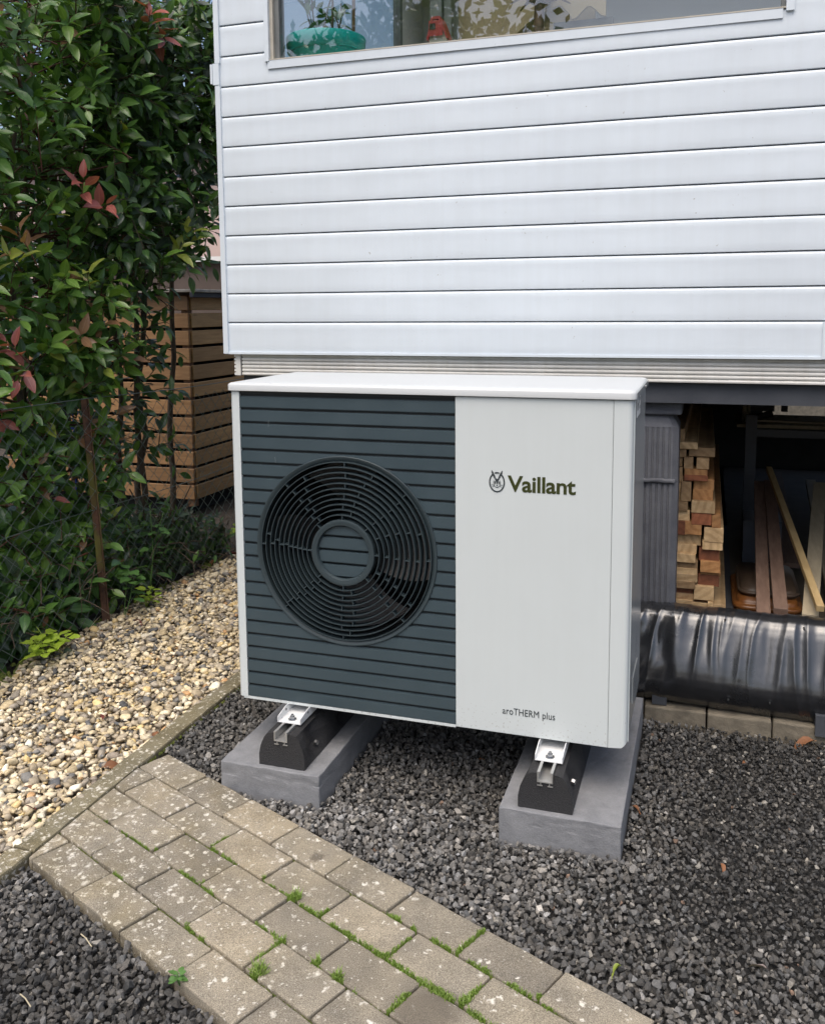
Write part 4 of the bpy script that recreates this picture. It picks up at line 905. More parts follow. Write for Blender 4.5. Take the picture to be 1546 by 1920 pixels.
for k, xc in enumerate((.188, .908)):
    ft = empty('rubber_foot', (xc, .16, .075), ['black rubber foot block on the slab under the fan side', 'black rubber foot block on the slab under the lettered side'][k], 'foot block', 'rubber feet under the heat pump')
    # body: arched trapezoid section, scalloped along both sides
    L0, L1 = -.112, .45; nseg = 60; sec = []
    for (u, z) in ((-.068, 0), (-.068, .03), (-.063, .055), (-.052, .08), (-.043, .092), (-.03, .096), (-.021, .096), (-.021, .074), (.021, .074), (.021, .096), (.03, .096), (.043, .092), (.052, .08), (.063, .055), (.068, .03), (.068, 0)): sec.append((u, z))
    vs = []
    for i in range(nseg+1):
        y = L0+(L1-L0)*i/nseg; s = (y-L0)/.20
        sc = .5-.5*math.cos(2*math.pi*s); sc = sc**1.5*.030
        for (u, z) in sec:
            d = sc*(1 if .02 < z < .09 and abs(u) > .035 else 0)*(1-.4*z/.09)
            vs.append((xc+(abs(u)-d)*math.copysign(1, u), y, .0755+z+noise.noise((u*30, y*30, z*30+k))*.0012))
    n_ = len(sec); fs = [(i*n_+j, (i+1)*n_+j, (i+1)*n_+(j+1) % n_, i*n_+(j+1) % n_) for i in range(nseg) for j in range(n_)]+[tuple(range(n_))[::-1], tuple(range(nseg*n_, (nseg+1)*n_))]
    b_ = MB(); b_.add(vs, fs); b_.build('rubber_body', m_rubber, ft)
    r_ = MB(); z0 = .1500; r_.box(xc-.0195, xc+.0195, L0-.004, L1, z0, z0+.003); r_.box(xc-.0195, xc-.0165, L0-.004, L1, z0+.0031, .1755); r_.box(xc+.0165, xc+.0195, L0-.004, L1, z0+.0031, .1755); r_.box(xc-.0195, xc-.0125, L0-.004, L1, .1756, .1775); r_.box(xc+.0125, xc+.0195, L0-.004, L1, .1756, .1775)
    r_.build('channel_rail', m_alu, ft)
    r_ = MB()
    for sx in (-1, 1): r_.box(xc+sx*.013-.0065, xc+sx*.013+.0065, L0-.0035, L0+.03, .1405, .142); r_.box(xc+sx*.011-.001, xc+sx*.011+.001, L0-.003, L0+.03, .1425, .1498)
    r_.build('anchor_fin', m_alu, ft)
    for yb in (-.045+.06, .30):
        r_ = MB(); r_.tube([(xc+.052, yb-.02, .105), (xc+.060, yb-.022, .105)], [.008, .007], 6); r_.build('side_bolt', m_zinc, ft)

# ================================================================== HEAT PUMP
ZB = .205; HP = empty('heat_pump', (.545, .21, ZB), 'white heat pump with slatted slate-grey fan grille and olive lettering', 'heat pump')
W, D, H = 1.09, .42, .888; ZL = ZB+H
# left corner post / casing
def round_rect(x0, x1, y0, y1, r, n=6, corners=(1, 1, 1, 1)):
    p = []
    for (cx, cy, a0, on) in ((x0+r, y0+r, 180, corners[0]), (x1-r, y0+r, 270, corners[1]), (x1-r, y1-r, 0, corners[2]), (x0+r, y1-r, 90, corners[3])):
        if not on:
            p.append((x0 if a0 in (180, 90) else x1, y0 if a0 in (180, 270) else y1)); continue
        for k in range(n+1): a = rad(a0+90*k/n); p.append((cx+r*math.cos(a), cy+r*math.sin(a)))
    return p
m_ = MB(); m_.prism(round_rect(0, .0295, 0, .06, .014, 6, (1, 0, 0, 0)), 'z', ZB+.004, ZL-.001); m_.build('corner_post', m_case, HP, True)
o = HP.children[-1]
autosmooth(o)
m_ = MB(); pp = round_rect(1.0475, 1.093, 0, .03, .013, 8, (0, 1, 0, 0)); n_ = len(pp)
m_.prism(pp, 'z', ZB+.002, ZL-.001); o = m_.build('corner_post', m_case, HP); autosmooth(o)
# the post's foot is rounded off at the outer corner
for v in o.data.vertices:
    if v.co.z < ZB+.01: 
        t = max(0, (v.co.x-1.07)/.023); v.co.z += .016*t*t
m_ = MB(); m_.box(.649, 1.0465, .0005, .012, ZB+.001, ZL-.0012); o = m_.build('front_panel', m_case, HP)
bm = bmesh.new(); bm.from_mesh(o.data); bmesh.ops.bevel(bm, geom=bm.edges[:], offset=.0012, segments=2, affect='EDGES'); bm.to_mesh(o.data); bm.free()
m_ = MB(); m_.box(1.0464, 1.0476, .006, .014, ZB+.004, ZL-.003); m_.build('panel_seam', m_slate_d, HP)
# right side panel (slightly inset, with a white flange), left side, back, base
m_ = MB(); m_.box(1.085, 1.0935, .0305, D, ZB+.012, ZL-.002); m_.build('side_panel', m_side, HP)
m_ = MB(); m_.box(1.0932, 1.0962, .024, .031, ZB+.012, ZL-.002); m_.build('flange', m_case, HP)
m_ = MB(); m_.box(1.0936, 1.0955, .15, .30, ZB+.06, ZB+.13); m_.build('handle_plate', m_side, HP)
m_ = MB(); m_.box(0.0005, .006, .0605, D, ZB+.004, ZL-.002); m_.build('side_panel', m_case, HP)
m_ = MB(); m_.box(.0065, 1.0845, D-.008, D-.001, ZB+.004, ZL-.002); m_.build('back_panel', m_case, HP)
m_ = MB(); m_.box(.0065, 1.0845, .022, D-.009, ZB+.0015, ZB+.008); m_.build('base_plate', m_wbracket, HP)
m_ = MB(); m_.box(.016, .6485, .001, .0215, ZB-.0015, ZB+.0052); m_.build('bottom_lip', m_case, HP)
# rating plate with pictogram marks on the side
m_ = MB(); m_.box(1.0936, 1.0940, .10, .215, ZL-.055, ZL-.004); pt_ = m_.build('rating_plate', m_label, HP)
m_ = MB()
for (y, z, w, h) in ((.115, -.062, .012, .04), (.14, -.05, .02, .008), (.14, -.062, .008, .02), (.165, -.045, .014, .026), (.19, -.04, .012, .012), (.185, -.064, .016, .01)): m_.box(1.0941, 1.0943, y, y+w, ZL+.014+z*.85, ZL+.014+(z+h)*.85)
m_.build('plate_marks', m_print, HP)
m_ = MB(); m_.tube([(1.1008, .30, ZL+.008), (1.1025, .30, ZL+.008)], [.005, .0045], 10); m_.build('lid_screw', m_zinc, HP)
# lid
def lid():
    bm = bmesh.new(); loops = []
    spec = [(0, 0, ZL+.0005, .014), (-.0035, 0, ZL+.002, .016), (-.0035, 0, ZL+.016, .016), (-.002, 0, ZL+.0195, .015), (.003, 0, ZL+.0225, .013), (.012, 0, ZL+.0240, .012), (.05, 0, ZL+.0240, .02), (.12, 0, ZL+.0240, .02)]
    for (ins, _, z, r) in spec:
        pts = round_rect(-.0035+ins*1.0, 1.0965-ins*1.0, -.0035+ins, D+.004-ins*.7, max(.004, r-ins*.1), 6); loops.append([bm.verts.new((x, y, z)) for x, y in pts])
    for a, b in zip(loops, loops[1:]):
        n = len(a)
        for i in range(n): bm.faces.new((a[i], a[(i+1) % n], b[(i+1) % n], b[i]))
    bm.faces.new(loops[-1]); bm.faces.new(loops[0][::-1]); bmesh.ops.recalc_face_normals(bm, faces=bm.faces)
    me = bpy.data.meshes.new('lid'); bm.to_mesh(me); bm.free(); return me
o = me_obj('lid', lid(), m_lid, HP); autosmooth(o, 50)
m_ = MB(); m_.box(1.1001, 1.1007, .012, D, ZL+.0022, ZL+.0155); m_.build('lid_side_shade', m_side, HP)  # thin grey plate standing in for shade on the white lid's side
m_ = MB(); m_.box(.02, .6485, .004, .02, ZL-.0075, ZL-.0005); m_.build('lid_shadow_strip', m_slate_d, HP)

# grille: 23 slats cut by the round opening
FX, FZ, FR = .336, ZB+.455, .263; GX0, GX1 = .0302, .6482
NS = 23; SP = (ZL-.008-(ZB+.006))/NS
def slat_outline(z0, z1, R, inside):
    """pieces (list of polygons in x,z) of the band z0..z1 outside (or inside) the circle"""
    zs = [z0+(z1-z0)*k/6 for k in range(7)]
    def hw(z): d = R*R-(z-FZ)**2; return math.sqrt(d) if d > 0 else -1
    if inside:
        zz = [z for z in [max(z0, FZ-R+1e-4)+(min(z1, FZ+R-1e-4)-max(z0, FZ-R+1e-4))*k/6 for k in range(7)]]
        if zz[-1] <= zz[0]: return []
        return [[(FX-hw(z), z) for z in zz]+[(FX+hw(z), z) for z in zz[::-1]]]
    if all(hw(z) < 0 for z in (z0, z1)) and not (z0 < FZ < z1): return [[(GX0, z0), (GX1, z0), (GX1, z1), (GX0, z1)]]
    if hw(z0) < 0 or hw(z1) < 0:      # the circle's top or bottom bites into the band
        full = [z for z in zs if hw(z) >= 0]
        if hw(z0) < 0:
            c = [(FX+hw(z), z) for z in full]; zt = FZ-R
            return [[(GX0, z0), (GX1, z0), (GX1, z1)]+[(FX+hw(z), z) for z in full[::-1]]+[(FX, max(zt, z0))]+[(FX-hw(z), z) for z in full]+[(GX0, z1)]]
        zt = FZ+R
        return [[(GX0, z1), (GX0, z0)]+[(FX-hw(z), z) for z in full]+[(FX, min(zt, z1))]+[(FX+hw(z), z) for z in full[::-1]]+[(GX1, z0), (GX1, z1)]]
    return [[(GX0, z0)]+[(FX-hw(z), z) for z in zs]+[(GX0, z1)], [(GX1, z1)]+[(FX+hw(z), z) for z in zs[::-1]]+[(GX1, z0)]]
def slat_mesh(z0, z1, R, inside, y0, pc=None):
    bm = bmesh.new()
    for poly in ([pc] if pc else slat_outline(z0, z1, R, inside)):
        q = []
        for p in poly:
            if not q or (abs(p[0]-q[-1][0])+abs(p[1]-q[-1][1])) > 1e-5: q.append(p)
        vs = [bm.verts.new((x, y0, z)) for x, z in q]
        if len(vs) < 3: continue
        f = bm.faces.new(vs); e = bmesh.ops.extrude_face_region(bm, geom=[f])
        for v in e['geom']:
            if isinstance(v, bmesh.types.BMVert): v.co.y += .010
    bmesh.ops.recalc_face_normals(bm, faces=bm.faces)
    es = [q for q in bm.edges if abs(q.verts[0].co.z-q.verts[1].co.z) < 1e-5 and abs(q.verts[0].co.y-y0) < 1e-5 and abs(q.verts[1].co.y-y0) < 1e-5]
    bmesh.ops.bevel(bm, geom=es, offset=.0023, segments=2, affect='EDGES')
    me = bpy.data.meshes.new('slat'); bm.to_mesh(me); bm.free(); return me
for k in range(NS):
    z0 = ZB+.006+k*SP; z1 = z0+SP-.0062
    for pc in slat_outline(z0, z1, FR-.002, False): me_obj('slat', slat_mesh(z0, z1, FR-.002, False, .0015, pc), m_slate, HP)
m_ = MB()     # backing frame behind the slats, open in the middle
ring = [(FX+(FR-.004)*math.cos(6.28318*k/64), FZ+(FR-.004)*math.sin(6.28318*k/64)) for k in range(64)]
vs = [(x, .009, z) for x, z in ring]; ou = []
for k in range(64):
    a = 6.28318*k/64; c, s = math.cos(a), math.sin(a); t = min(((GX1 if c > 0 else GX0)-FX)/c if abs(c) > 1e-6 else 9, ((ZL-.004 if s > 0 else ZB+.006)-FZ)/s if abs(s) > 1e-6 else 9); ou.append((FX+c*t, .009, FZ+s*t))
m_.add(vs+ou, [(k, (k+1) % 64, 64+(k+1) % 64, 64+k) for k in range(64)])
cx = [(GX1, ZL-.004), (GX0, ZL-.004), (GX0, ZB+.006), (GX1, ZB+.006)]
for (x, z) in cx:
    a = math.atan2(z-FZ, x-FX) % 6.28318; k = int(a/6.28318*64) % 64; m_.add([ou[k], (x, .009, z), ou[(k+1) % 64]], [(0, 1, 2)])
m_.build('grille_backing', m_slate_d, HP)
def torus_lathe(prof, n=128):
    """prof: (r, y) closed polyline; around the fan axis (y)"""
    vs = [(FX+r*math.cos(6.283185*k/n), y, FZ+r*math.sin(6.283185*k/n)) for r, y in prof for k in range(n)]; m = len(prof)
    return vs, [(i*n+k, i*n+(k+1) % n, ((i+1) % m)*n+(k+1) % n, ((i+1) % m)*n+k) for i in range(m) for k in range(n)]
def ringpart(name, prof, mat, n=128):
    v, f = torus_lathe(prof, n); b = MB(); b.add(v, f); o = b.build(name, mat, HP); autosmooth(o, 40); return o
def dish(r): return -.004-.011*(1-(r/.25)**2)         # the grille bulges gently forward
ringpart('fan_bezel', [(.2635, .006), (.2632, -.0010), (.2622, -.0020), (.2606, -.0020), (.2560, -.0002), (.2505, .003), (.2490, .010), (.2486, .05), (.2665, .05), (.2665, .008)], m_slate_r)
RR = [.0905+.0143*k for k in range(1, 11)]+[.0905+.0143*11]
for r in RR:
    y = dish(r); ringpart('grille_ring', [(r-.0010, y), (r+.0010, y), (r+.0014, y+.004), (r+.0017, y+.024), (r-.0001, y+.024), (r-.0008, y+.004)], m_slate_r, 112)
y = dish(.09); ringpart('hub_ring', [(.0915, y+.003), (.0909, y+.0004), (.0898, y), (.0840, y+.0004), (.0765, y+.0014), (.0740, y+.006), (.0738, y+.022), (.0930, y+.03)], m_slate_r, 112)
m_ = MB()
for i in range(len(RR)):
    r0 = (RR[i-1]+.0005 if i else .0905); r1 = RR[i]-.0005; nb = 7 if i % 2 else 8; ph = i*.41+.2*math.sin(i*3)
    for k in range(nb):
        a = ph+6.28318*k/nb; rm = (r0+r1)/2; y = dish(rm)
        Mx = Matrix.Translation((FX, 0, FZ)) @ Matrix.Rotation(-a, 4, 'Y'); m_.box(r0, r1+.001, y+.001, y+.018, -.0013, .0013, Mx)
for k in range(8):
    Mx = Matrix.Translation((FX, 0, FZ)) @ Matrix.Rotation(-(k*.7854+.3), 4, 'Y'); m_.box(RR[-1]-.0005, RR[-1]+.002, .001, .016, -.0013, .0013, Mx)
m_.build('grille_bridges', m_slate_r, HP)['kind'] = 'stuff'
hubm = []
for k in range(NS):
    z0 = ZB+.006+k*SP; z1 = z0+SP-.0062
    if z1 < FZ-.073 or z0 > FZ+.073: continue
    me = slat_mesh(z0, z1, .0732, True, dish(.0)+.012); o = me_obj('hub_slat', me, m_slate, HP)
v_, f_ = torus_lathe([(.0, .012), (.0745, .012), (.0745, .016), (.0, .016)], 48); b_ = MB(); b_.add(v_, f_); b_.build('hub_backing', m_slate_d, HP)
# cavity and fan
v_, f_ = torus_lathe([(.2457, .05), (.2457, .20), (.001, .20), (.001, .21), (.2557, .21), (.2557, .05)], 64); b_ = MB(); b_.add(v_, f_); b_.build('fan_housing', m_black, HP)
fan = bpy.data.objects.new('fan', None); link(fan, HP); fan.matrix_parent_inverse = parent_world(HP).inverted(); fan.location = (FX, .11, FZ)
v_, f_ = torus_lathe([(.001, .07), (.055, .07), (.06, .08), (.06, .14), (.001, .14)], 40); b_ = MB(); b_.add(v_, f_); b_.build('fan_hub', m_blade, fan)
for k in range(4):
    vs = []; n = 10
    for i in range(n+1):
        r = .055+.182*i/n
        for j in range(7):
            t = j/6; a = rad(-38+90*k)+t*rad(58)+.35*(i/n)**1.5; vs.append((FX+r*math.cos(a), .052+.055*t+.01*math.sin(t*3), FZ+r*math.sin(a)))
    b_ = MB(); b_.add(vs, [(i*7+j, i*7+j+1, (i+1)*7+j+1, (i+1)*7+j) for i in range(n) for j in range(6)]); b_.build('blade', m_blade, fan, True)
# scuffs of paint on the slats and the drain under the base
for (x, z, l, sl) in ((.117, 1.005, .018, .05), (.135, .905, .016, -.1)):
    m_ = MB(); Mx = Matrix.Translation((x, .0012, z)) @ Matrix.Rotation(sl, 4, 'Y'); m_.box(-.0004, .0004, -.0001, .0002, -l/2, l/2, Mx); m_.build('scratch', m_scuff, HP)
v_, f_ = lathe([(.0, 0), (.04, 0), (.042, .004), (.042, .05), (.0, .05)], 28); mesh_obj('condensate_drain', v_, f_, m_side, HP, True, (-.04, -.03, -.049))
# mounting channels (white U profiles) with bolts
for k, xc in enumerate((.188, .908)):
    m_ = MB(); t = .0022; x0, x1 = xc-.035, xc+.035; zf = .1778; y0 = -.062
    m_.box(x0, x1, y0, .40, zf, zf+t)
    for (a, b) in ((x0, x0+t), (x1-t, x1)):
        m_.prism([(y0, zf+t+.0002), (y0, zf+.016), (y0+.05, ZB-.002), (.40, ZB-.002), (.40, zf+t+.0002)], 'x', a, b)
    o = m_.build('mounting_channel', m_wbracket, HP)
    m_ = MB()
    for sx in (-1, 1):
        m_.tube([(xc+sx*.0352, -.012, .193), (xc+sx*.0356, -.012, .193)], .0035, 10); m_.tube([(xc+sx*.0322, -.012, .193), (xc+sx*.0326, -.012, .193)], .0035, 10)
    m_.build('channel_hole', m_black, HP)
    m_ = MB(); yb = -.040; m_.tube([(xc, yb, zf+t), (xc, yb, zf+t+.0022)], .0115, 20); m_.tube([(xc, yb, zf+t+.0023), (xc, yb, zf+t+.0095)], [.0078, .0074], 6); m_.tube([(xc, yb, zf+t+.0096), (xc, yb, zf+t+.015)], .0038, 10)
    m_.build('bolt', m_zinc, HP)
# lettering
def lettering(name, body, x0, x1, z0, zcap, mat, bold, tracking=1.0):
    cu = bpy.data.curves.new(name, 'FONT'); cu.body = body; cu.size = 1; cu.offset = bold; cu.extrude = .002; cu.space_character = tracking; cu.resolution_u = 6
    ob = bpy.data.objects.new(name, cu); C.objects.link(ob); bpy.context.view_layer.update()
    dg = bpy.context.evaluated_depsgraph_get(); me = bpy.data.meshes.new_from_object(ob.evaluated_get(dg)); bpy.data.objects.remove(ob); bpy.data.curves.remove(cu)
    v = np.array([q.co[:] for q in me.vertices]); 
    base = 0.0; top = v[:, 1].max(); sx = (x1-x0)/(v[:, 0].max()-v[:, 0].min()); sz = (zcap-z0)/(top-base)
    for q in me.vertices: q.co = (x0+(q.co.x-v[:, 0].min())*sx, -.0002+(-.00025 if q.co.z > 0 else .0004), z0+(q.co.y-base)*sz)
    me.materials.clear(); return me_obj(name, me, mat, HP)
lettering('brand_lettering', 'Vaillant', .786, .958, .8547, .8945, m_olive, .022, .97)
lettering('model_lettering', 'aroTHERM plus', .7755, .913, .2605, .2785, m_print, .0, 1.03)
# oval emblem with the hare
ex, ez = .7587, .8755; em = MB(); ya, yb = -.0006, .0003
def emblem_poly(pts): em.prism([(ex+x, ez+z) for x, z in pts], 'y', ya, yb)
def arc(a0, a1, ro, ri, ko, ki, n=22):
    A = [rad(a0+(a1-a0)*k/n) for k in range(n+1)]
    for p, q in zip(A, A[1:]): emblem_poly([(ro*math.cos(p), ko*math.sin(p)), (ro*math.cos(q), ko*math.sin(q)), (ri*math.cos(q), ki*math.sin(q)), (ri*math.cos(p), ki*math.sin(p))])
arc(126, 414, .0205, .0172, .0262, .0228, 40); arc(72, 108, .0205, .0172, .0262, .0228, 8)
for s_ in (-1, 1):
    def mir(pts): emblem_poly([(s_*x, z) for x, z in (pts if s_ > 0 else pts[::-1])])
    mir([(.0022, .0085), (.0042, .0090), (.0075, .0150), (.0118, .0250), (.0138, .0305), (.0098, .0262), (.0050, .0160)])      # inner edge of the ear
    mir([(.0060, .0100), (.0078, .0108), (.0140, .0240), (.0140, .0303), (.0122, .0245)])                                        # outer edge of the ear
    mir([(.0, -.0045), (.0012, -.0040), (.0022, .0010), (.0048, .0062), (.0062, .0098), (.0022, .0094), (.0, .0080)])             # forehead and nose bridge
    mir([(.0034, -.0030), (.0038, .0018), (.0056, .0030), (.0068, .0005), (.0060, -.0035), (.0046, -.0055)])                     # eye
    mir([(.0080, .0055), (.0094, .0015), (.0090, -.0050), (.0070, -.0092), (.0076, -.0045), (.0080, .0010)])                     # cheek
    mir([(.0, -.0100), (.0022, -.0076), (.0012, -.0064), (.0, -.0068)])                                                          # nose
    mir([(.0, -.0126), (.0046, -.0112), (.0058, -.0098), (.0050, -.0122), (.0, -.0142)])                                         # mouth
    mir([(.0062, -.0078), (.0145, -.0062), (.0145, -.0068), (.0062, -.0087)]); mir([(.0060, -.0094), (.0130, -.0120), (.0129, -.0126), (.0058, -.0102)])
em.build('emblem', m_print, HP)

# ================================================================== FENCE, SCREEN, NEIGHBOURS
fence = empty('chain_link_fence', (-1.17, 1.2, 0), 'green chain-link fence with a leaning rusty post before the hedge', 'fence')
def fx(y): return -1.165-.012*math.sin(y*2)-.018*max(0, y-1.0)
def ftop(y): return .955-.02*math.sin((y-.93)*1.6)*(1 if y > .93 else .4)
wm = MB(); y = -.15; pit = .043; q = 0
while y < 3.4:
    pts = []; z = .01; k = 0
    tilt = .05*(y-.9)
    while z < ftop(y)-.01:
        off = pit*.5*(1 if (k+q) % 2 else -1); jit = noise.noise((y*3, z*4, 8))*.010; yy = y+off+jit
        pts.append((fx(yy)+.006+(.002 if k % 2 else -.002)+noise.noise((yy*1.5, z*2, 1))*.02, yy, z)); z += .037; k += 1
    wm.tube(pts, .0016, 4, False); y += pit; q += 1
wm.build('wire_mesh', m_wire, fence, True, fix=False)['kind'] = 'stuff'
m_ = MB(); m_.tube([(fx(y_)+.003, y_, ftop(y_)) for y_ in np.arange(-.2, 3.5, .1)], .0021, 6); m_.build('top_wire', m_wire, fence, True)
m_ = MB(); m_.tube([(fx(y_)+.003, y_, .48+.01*math.sin(y_*3)) for y_ in np.arange(-.2, 3.5, .1)], .0016, 6); m_.build('middle_wire', m_wire, fence, True)
# T-section post, leaning
ps = MB(); a = Vector((-1.146, .932, -.04)); b = Vector((-1.180, .906, .955)); up = (b-a).normalized()
xax = Vector((.83, -.55, 0)).normalized(); yax = up.cross(xax)
sec = [(-.0155, 0), (.0155, 0), (.0155, .004), (.002, .004), (.002, .028), (-.002, .028), (-.002, .004), (-.0155, .004)]; n_ = len(sec); vs = []
for i in range(25):
    p = a.lerp(b, i/24); vs += [p+xax*(u+noise.noise((i*.7, u*90, 0))*.0012)-yax*v for u, v in sec]
ps.add(vs, [(i*n_+j, i*n_+(j+1) % n_, (i+1)*n_+(j+1) % n_, (i+1)*n_+j) for i in range(24) for j in range(n_)]+[tuple(range(24*n_, 25*n_))]); o = ps.build('post', m_post, fence); o['label'] = 'rusty brown steel post with yellow moss'

scr = empty('slatted_enclosure', (-2.5, 3.3, 0), 'reddish larch slatted bin enclosure standing behind the hedge', 'enclosure')
CX, CY = -1.905, 2.87; hs, gp = .098, .021
for k in range(12):
    z0 = .075+k*(hs+gp-.0065)
    me = bbox_mesh('slat', 1.5, .02, hs-.005, .003, 1, 0); o = me_obj('slat', me, m_larch, scr, False, (CX-.012-.75+2.5, CY+.012-3.3, z0)); o.rotation_euler = (0, random.uniform(-.002, .002), 0)
    me = bbox_mesh('slat', .02, 1.3, hs-.005, .003, 1, 0); o = me_obj('slat', me, m_larch_lit, scr, False, (CX-.012+2.5, CY+.028+.65-3.3, z0)); o.rotation_euler = (random.uniform(-.002, .002), 0, 0)
for (x, y) in ((CX-.055, CY+.055), (CX-.055, CY+.70), (CX-.055, CY+1.25), (CX-.75, CY+.055), (CX-1.45, CY+.055)):
    me = bbox_mesh('post', .05, .05, 1.39, .003, 1, 0); me_obj('post', me, m_larchz, scr, False, (x+2.5, y-3.3, .02))
me = bbox_mesh('roof_board', 1.62, 1.45, .02, .003, 1, 14, .004, 3, 8); me_obj('roof_board', me, m_roofb, scr, False, (CX-.72+2.5, CY+.66-3.3, 1.425))
me = bbox_mesh('roof_lath', .03, 1.45, .032, .003, 1, 0); me_obj('roof_lath', me, m_beam, scr, False, (CX+.06+2.5, CY+.66-3.3, 1.392))
m_ = MB(); m_.box(CX-1.4, CX-.1, CY+.1, CY+1.2, -.04, 1.2); m_.build('bin_inside', m_black, scr)

sh = empty('garden_shed', (-3.0, 5.4, 0), 'dark brown plastered shed behind the larch enclosure', 'shed')
m_ = MB(); m_.box(-4.2, -1.6, 4.7, 6.2, -.04, 1.72); m_.build('wall', m_darkwall, sh)
m_ = MB(); m_.box(-4.3, -1.55, 4.62, 6.3, 1.721, 1.76); m_.build('roof', m_wframe, sh)
nh = empty('neighbour_house', (-5.5, 9, 0), 'pale pink rendered house seen through the hedge', 'house')
m_ = MB(); m_.box(-8.5, -3.55, 8.5, 13, -.04, 3.3); m_.build('wall', m_pink, nh)
m_ = MB(); m_.prism([(8.2, 3.3), (13.3, 3.3), (10.75, 4.2)], 'x', -8.7, -3.4); m_.build('roof', simple('grey_tiles', (.3, .29, .29), (.22, .21, .21), 20, .8), nh)
for wx in (-4.3, -5.9, -7.4):
    w_ = bpy.data.objects.new('window', None); link(w_, nh); w_.matrix_parent_inverse = parent_world(nh).inverted(); w_.location = (wx, 8.48, 1.2)
    m_ = MB(); m_.box(wx-.45, wx+.45, 8.46, 8.49, 1.2, 2.5); m_.build('frame', m_wframe, w_)
    m_ = MB(); m_.box(wx-.38, wx-.03, 8.445, 8.459, 1.27, 2.43); m_.box(wx+.03, wx+.38, 8.445, 8.459, 1.27, 2.43); m_.build('pane', m_glassd, w_)

# ================================================================== SHRUBS
def visible_px(p):
    d = p-CAMP; z = d.dot(_f); return 773.6+1694.2*d.dot(_r2)/z, 778.7-1694.2*d.dot(_u2)/z
# photinia: dense, from the ground to above the frame, reddish tips; leaves poke through the fence
ph = empty('photinia_shrub', (-1.5, .75, 0), 'glossy photinia shrub with red young leaves behind the fence on the left', 'shrub')
leaves, tw = [], []; stems = []
for k, (x, y, x2, y2, h) in enumerate(((-1.50, .55, -1.42, .50, 2.5), (-1.42, .85, -1.34, .80, 2.4), (-1.62, 1.05, -1.5, 1.1, 2.6), (-1.75, .7, -1.7, .6, 2.6), (-1.55, .25, -1.45, .15, 2.5))):
    pts = bent((x, y, -.04), (x2, y2, h), 12, .04, 40+k); stems.append(pts); m_ = MB(); m_.tube(pts, [.017-.0010*i for i in range(12)], 7); m_.build('stem', m_tree_b, ph, True)
def nearest(stl, p):
    best = min((q for s in stl for q in s if q.z < p.z+.05), key=lambda q: (q-p).length+.3*abs(p.z-.15-q.z), default=stl[0][0]); return best
def pick_ph(bright):
    def f(t):
        r = random.random()
        if r < .02*bright: return 3
        if r < .04*bright: return 5
        if r < .38*bright+.08: return 2
        return 1 if r < .84 else 0
    return f
for k in range(1000):
    u = random.random(); x = -1.20-.62*(u**1.7); y = random.uniform(-.1, 1.32); z = random.uniform(.05, 2.75)
    if y > 1.24 and z < 1.3: y -= .3
    if z > 1.5: x -= .02
    if z < 1.05 and x > -1.19: x = -1.19-random.random()*.06
    p = Vector((x, y, z)); out = Vector((random.gauss(.55, .5), random.gauss(-.35, .5), random.gauss(.35, .45)))
    br = 1.0 if (x > -1.34 and z < 1.9) else .35
    nl = random.randint(6, 10); L = random.uniform(.12, .24)
    tc = None
    if br > .5 and random.random() < .05: tc = random.choice((4, 5, 3, 5))
    base = p-out.normalized()*L*.6
    shoot(base, out, L, nl, pick_ph(br), leaves, tw, random.uniform(.1, .5), tc, 1.0)
    if k % 3 == 0: q = nearest(stems, base); tw.append((bent(q, base, 5, .08, k), [.006, .005, .0045, .004, .0035]))
# shoots that stand out in the picture: (pixel, depth y) -> place
def at_px(xp, yp, Y):      # on the hedge's face above the fence line
    d = _f+_r2*((xp-773.6)/1694.2)-_u2*((yp-778.7)/1694.2); t = (-1.15-CAMP.x)/d.x; return CAMP+d*t
for (xp, yp, Y, d, tc, L) in ((155, 345, .95, (.5, -.5, .6), 4, .13), (195, 385, .97, (.7, -.4, .25), 4, .12), (40, 700, .56, (.2, -.6, -.2), 4, .12), (25, 650, .55, (-.2, -.5, .6), 4, .12), (280, 30, 1.4, (.4, -.4, .7), 4, .12), (300, 65, 1.4, (.8, -.3, -.3), 4, .10),
        (165, 520, .85, (.3, -.5, .8), 3, .16), (205, 560, .9, (.8, -.5, -.2), 2, .14), (45, 450, .62, (-.1, -.5, .9), 5, .16), (150, 630, .8, (.6, -.5, .3), 5, .12), (20, 480, .55, (.2, -.6, .4), 3, .14), (120, 520, .78, (.6, -.5, .2), 2, .16), (70, 230, .62, (.2, -.3, .95), 1, .26), (330, 470, 1.5, (.8, -.3, .6), 3, .2), (355, 440, 1.55, (.4, -.3, .9), 3, .12)):
    p = at_px(xp, yp, Y); shoot(p-Vector(d).normalized()*L*.7, Vector(d), L, 6, pick_ph(1.0), leaves, tw, .1, tc, 1.05)
twig_mesh('twigs', tw, m_twig, ph); foliage(ph, leaves, VPH, LM, 290, fenced=True)

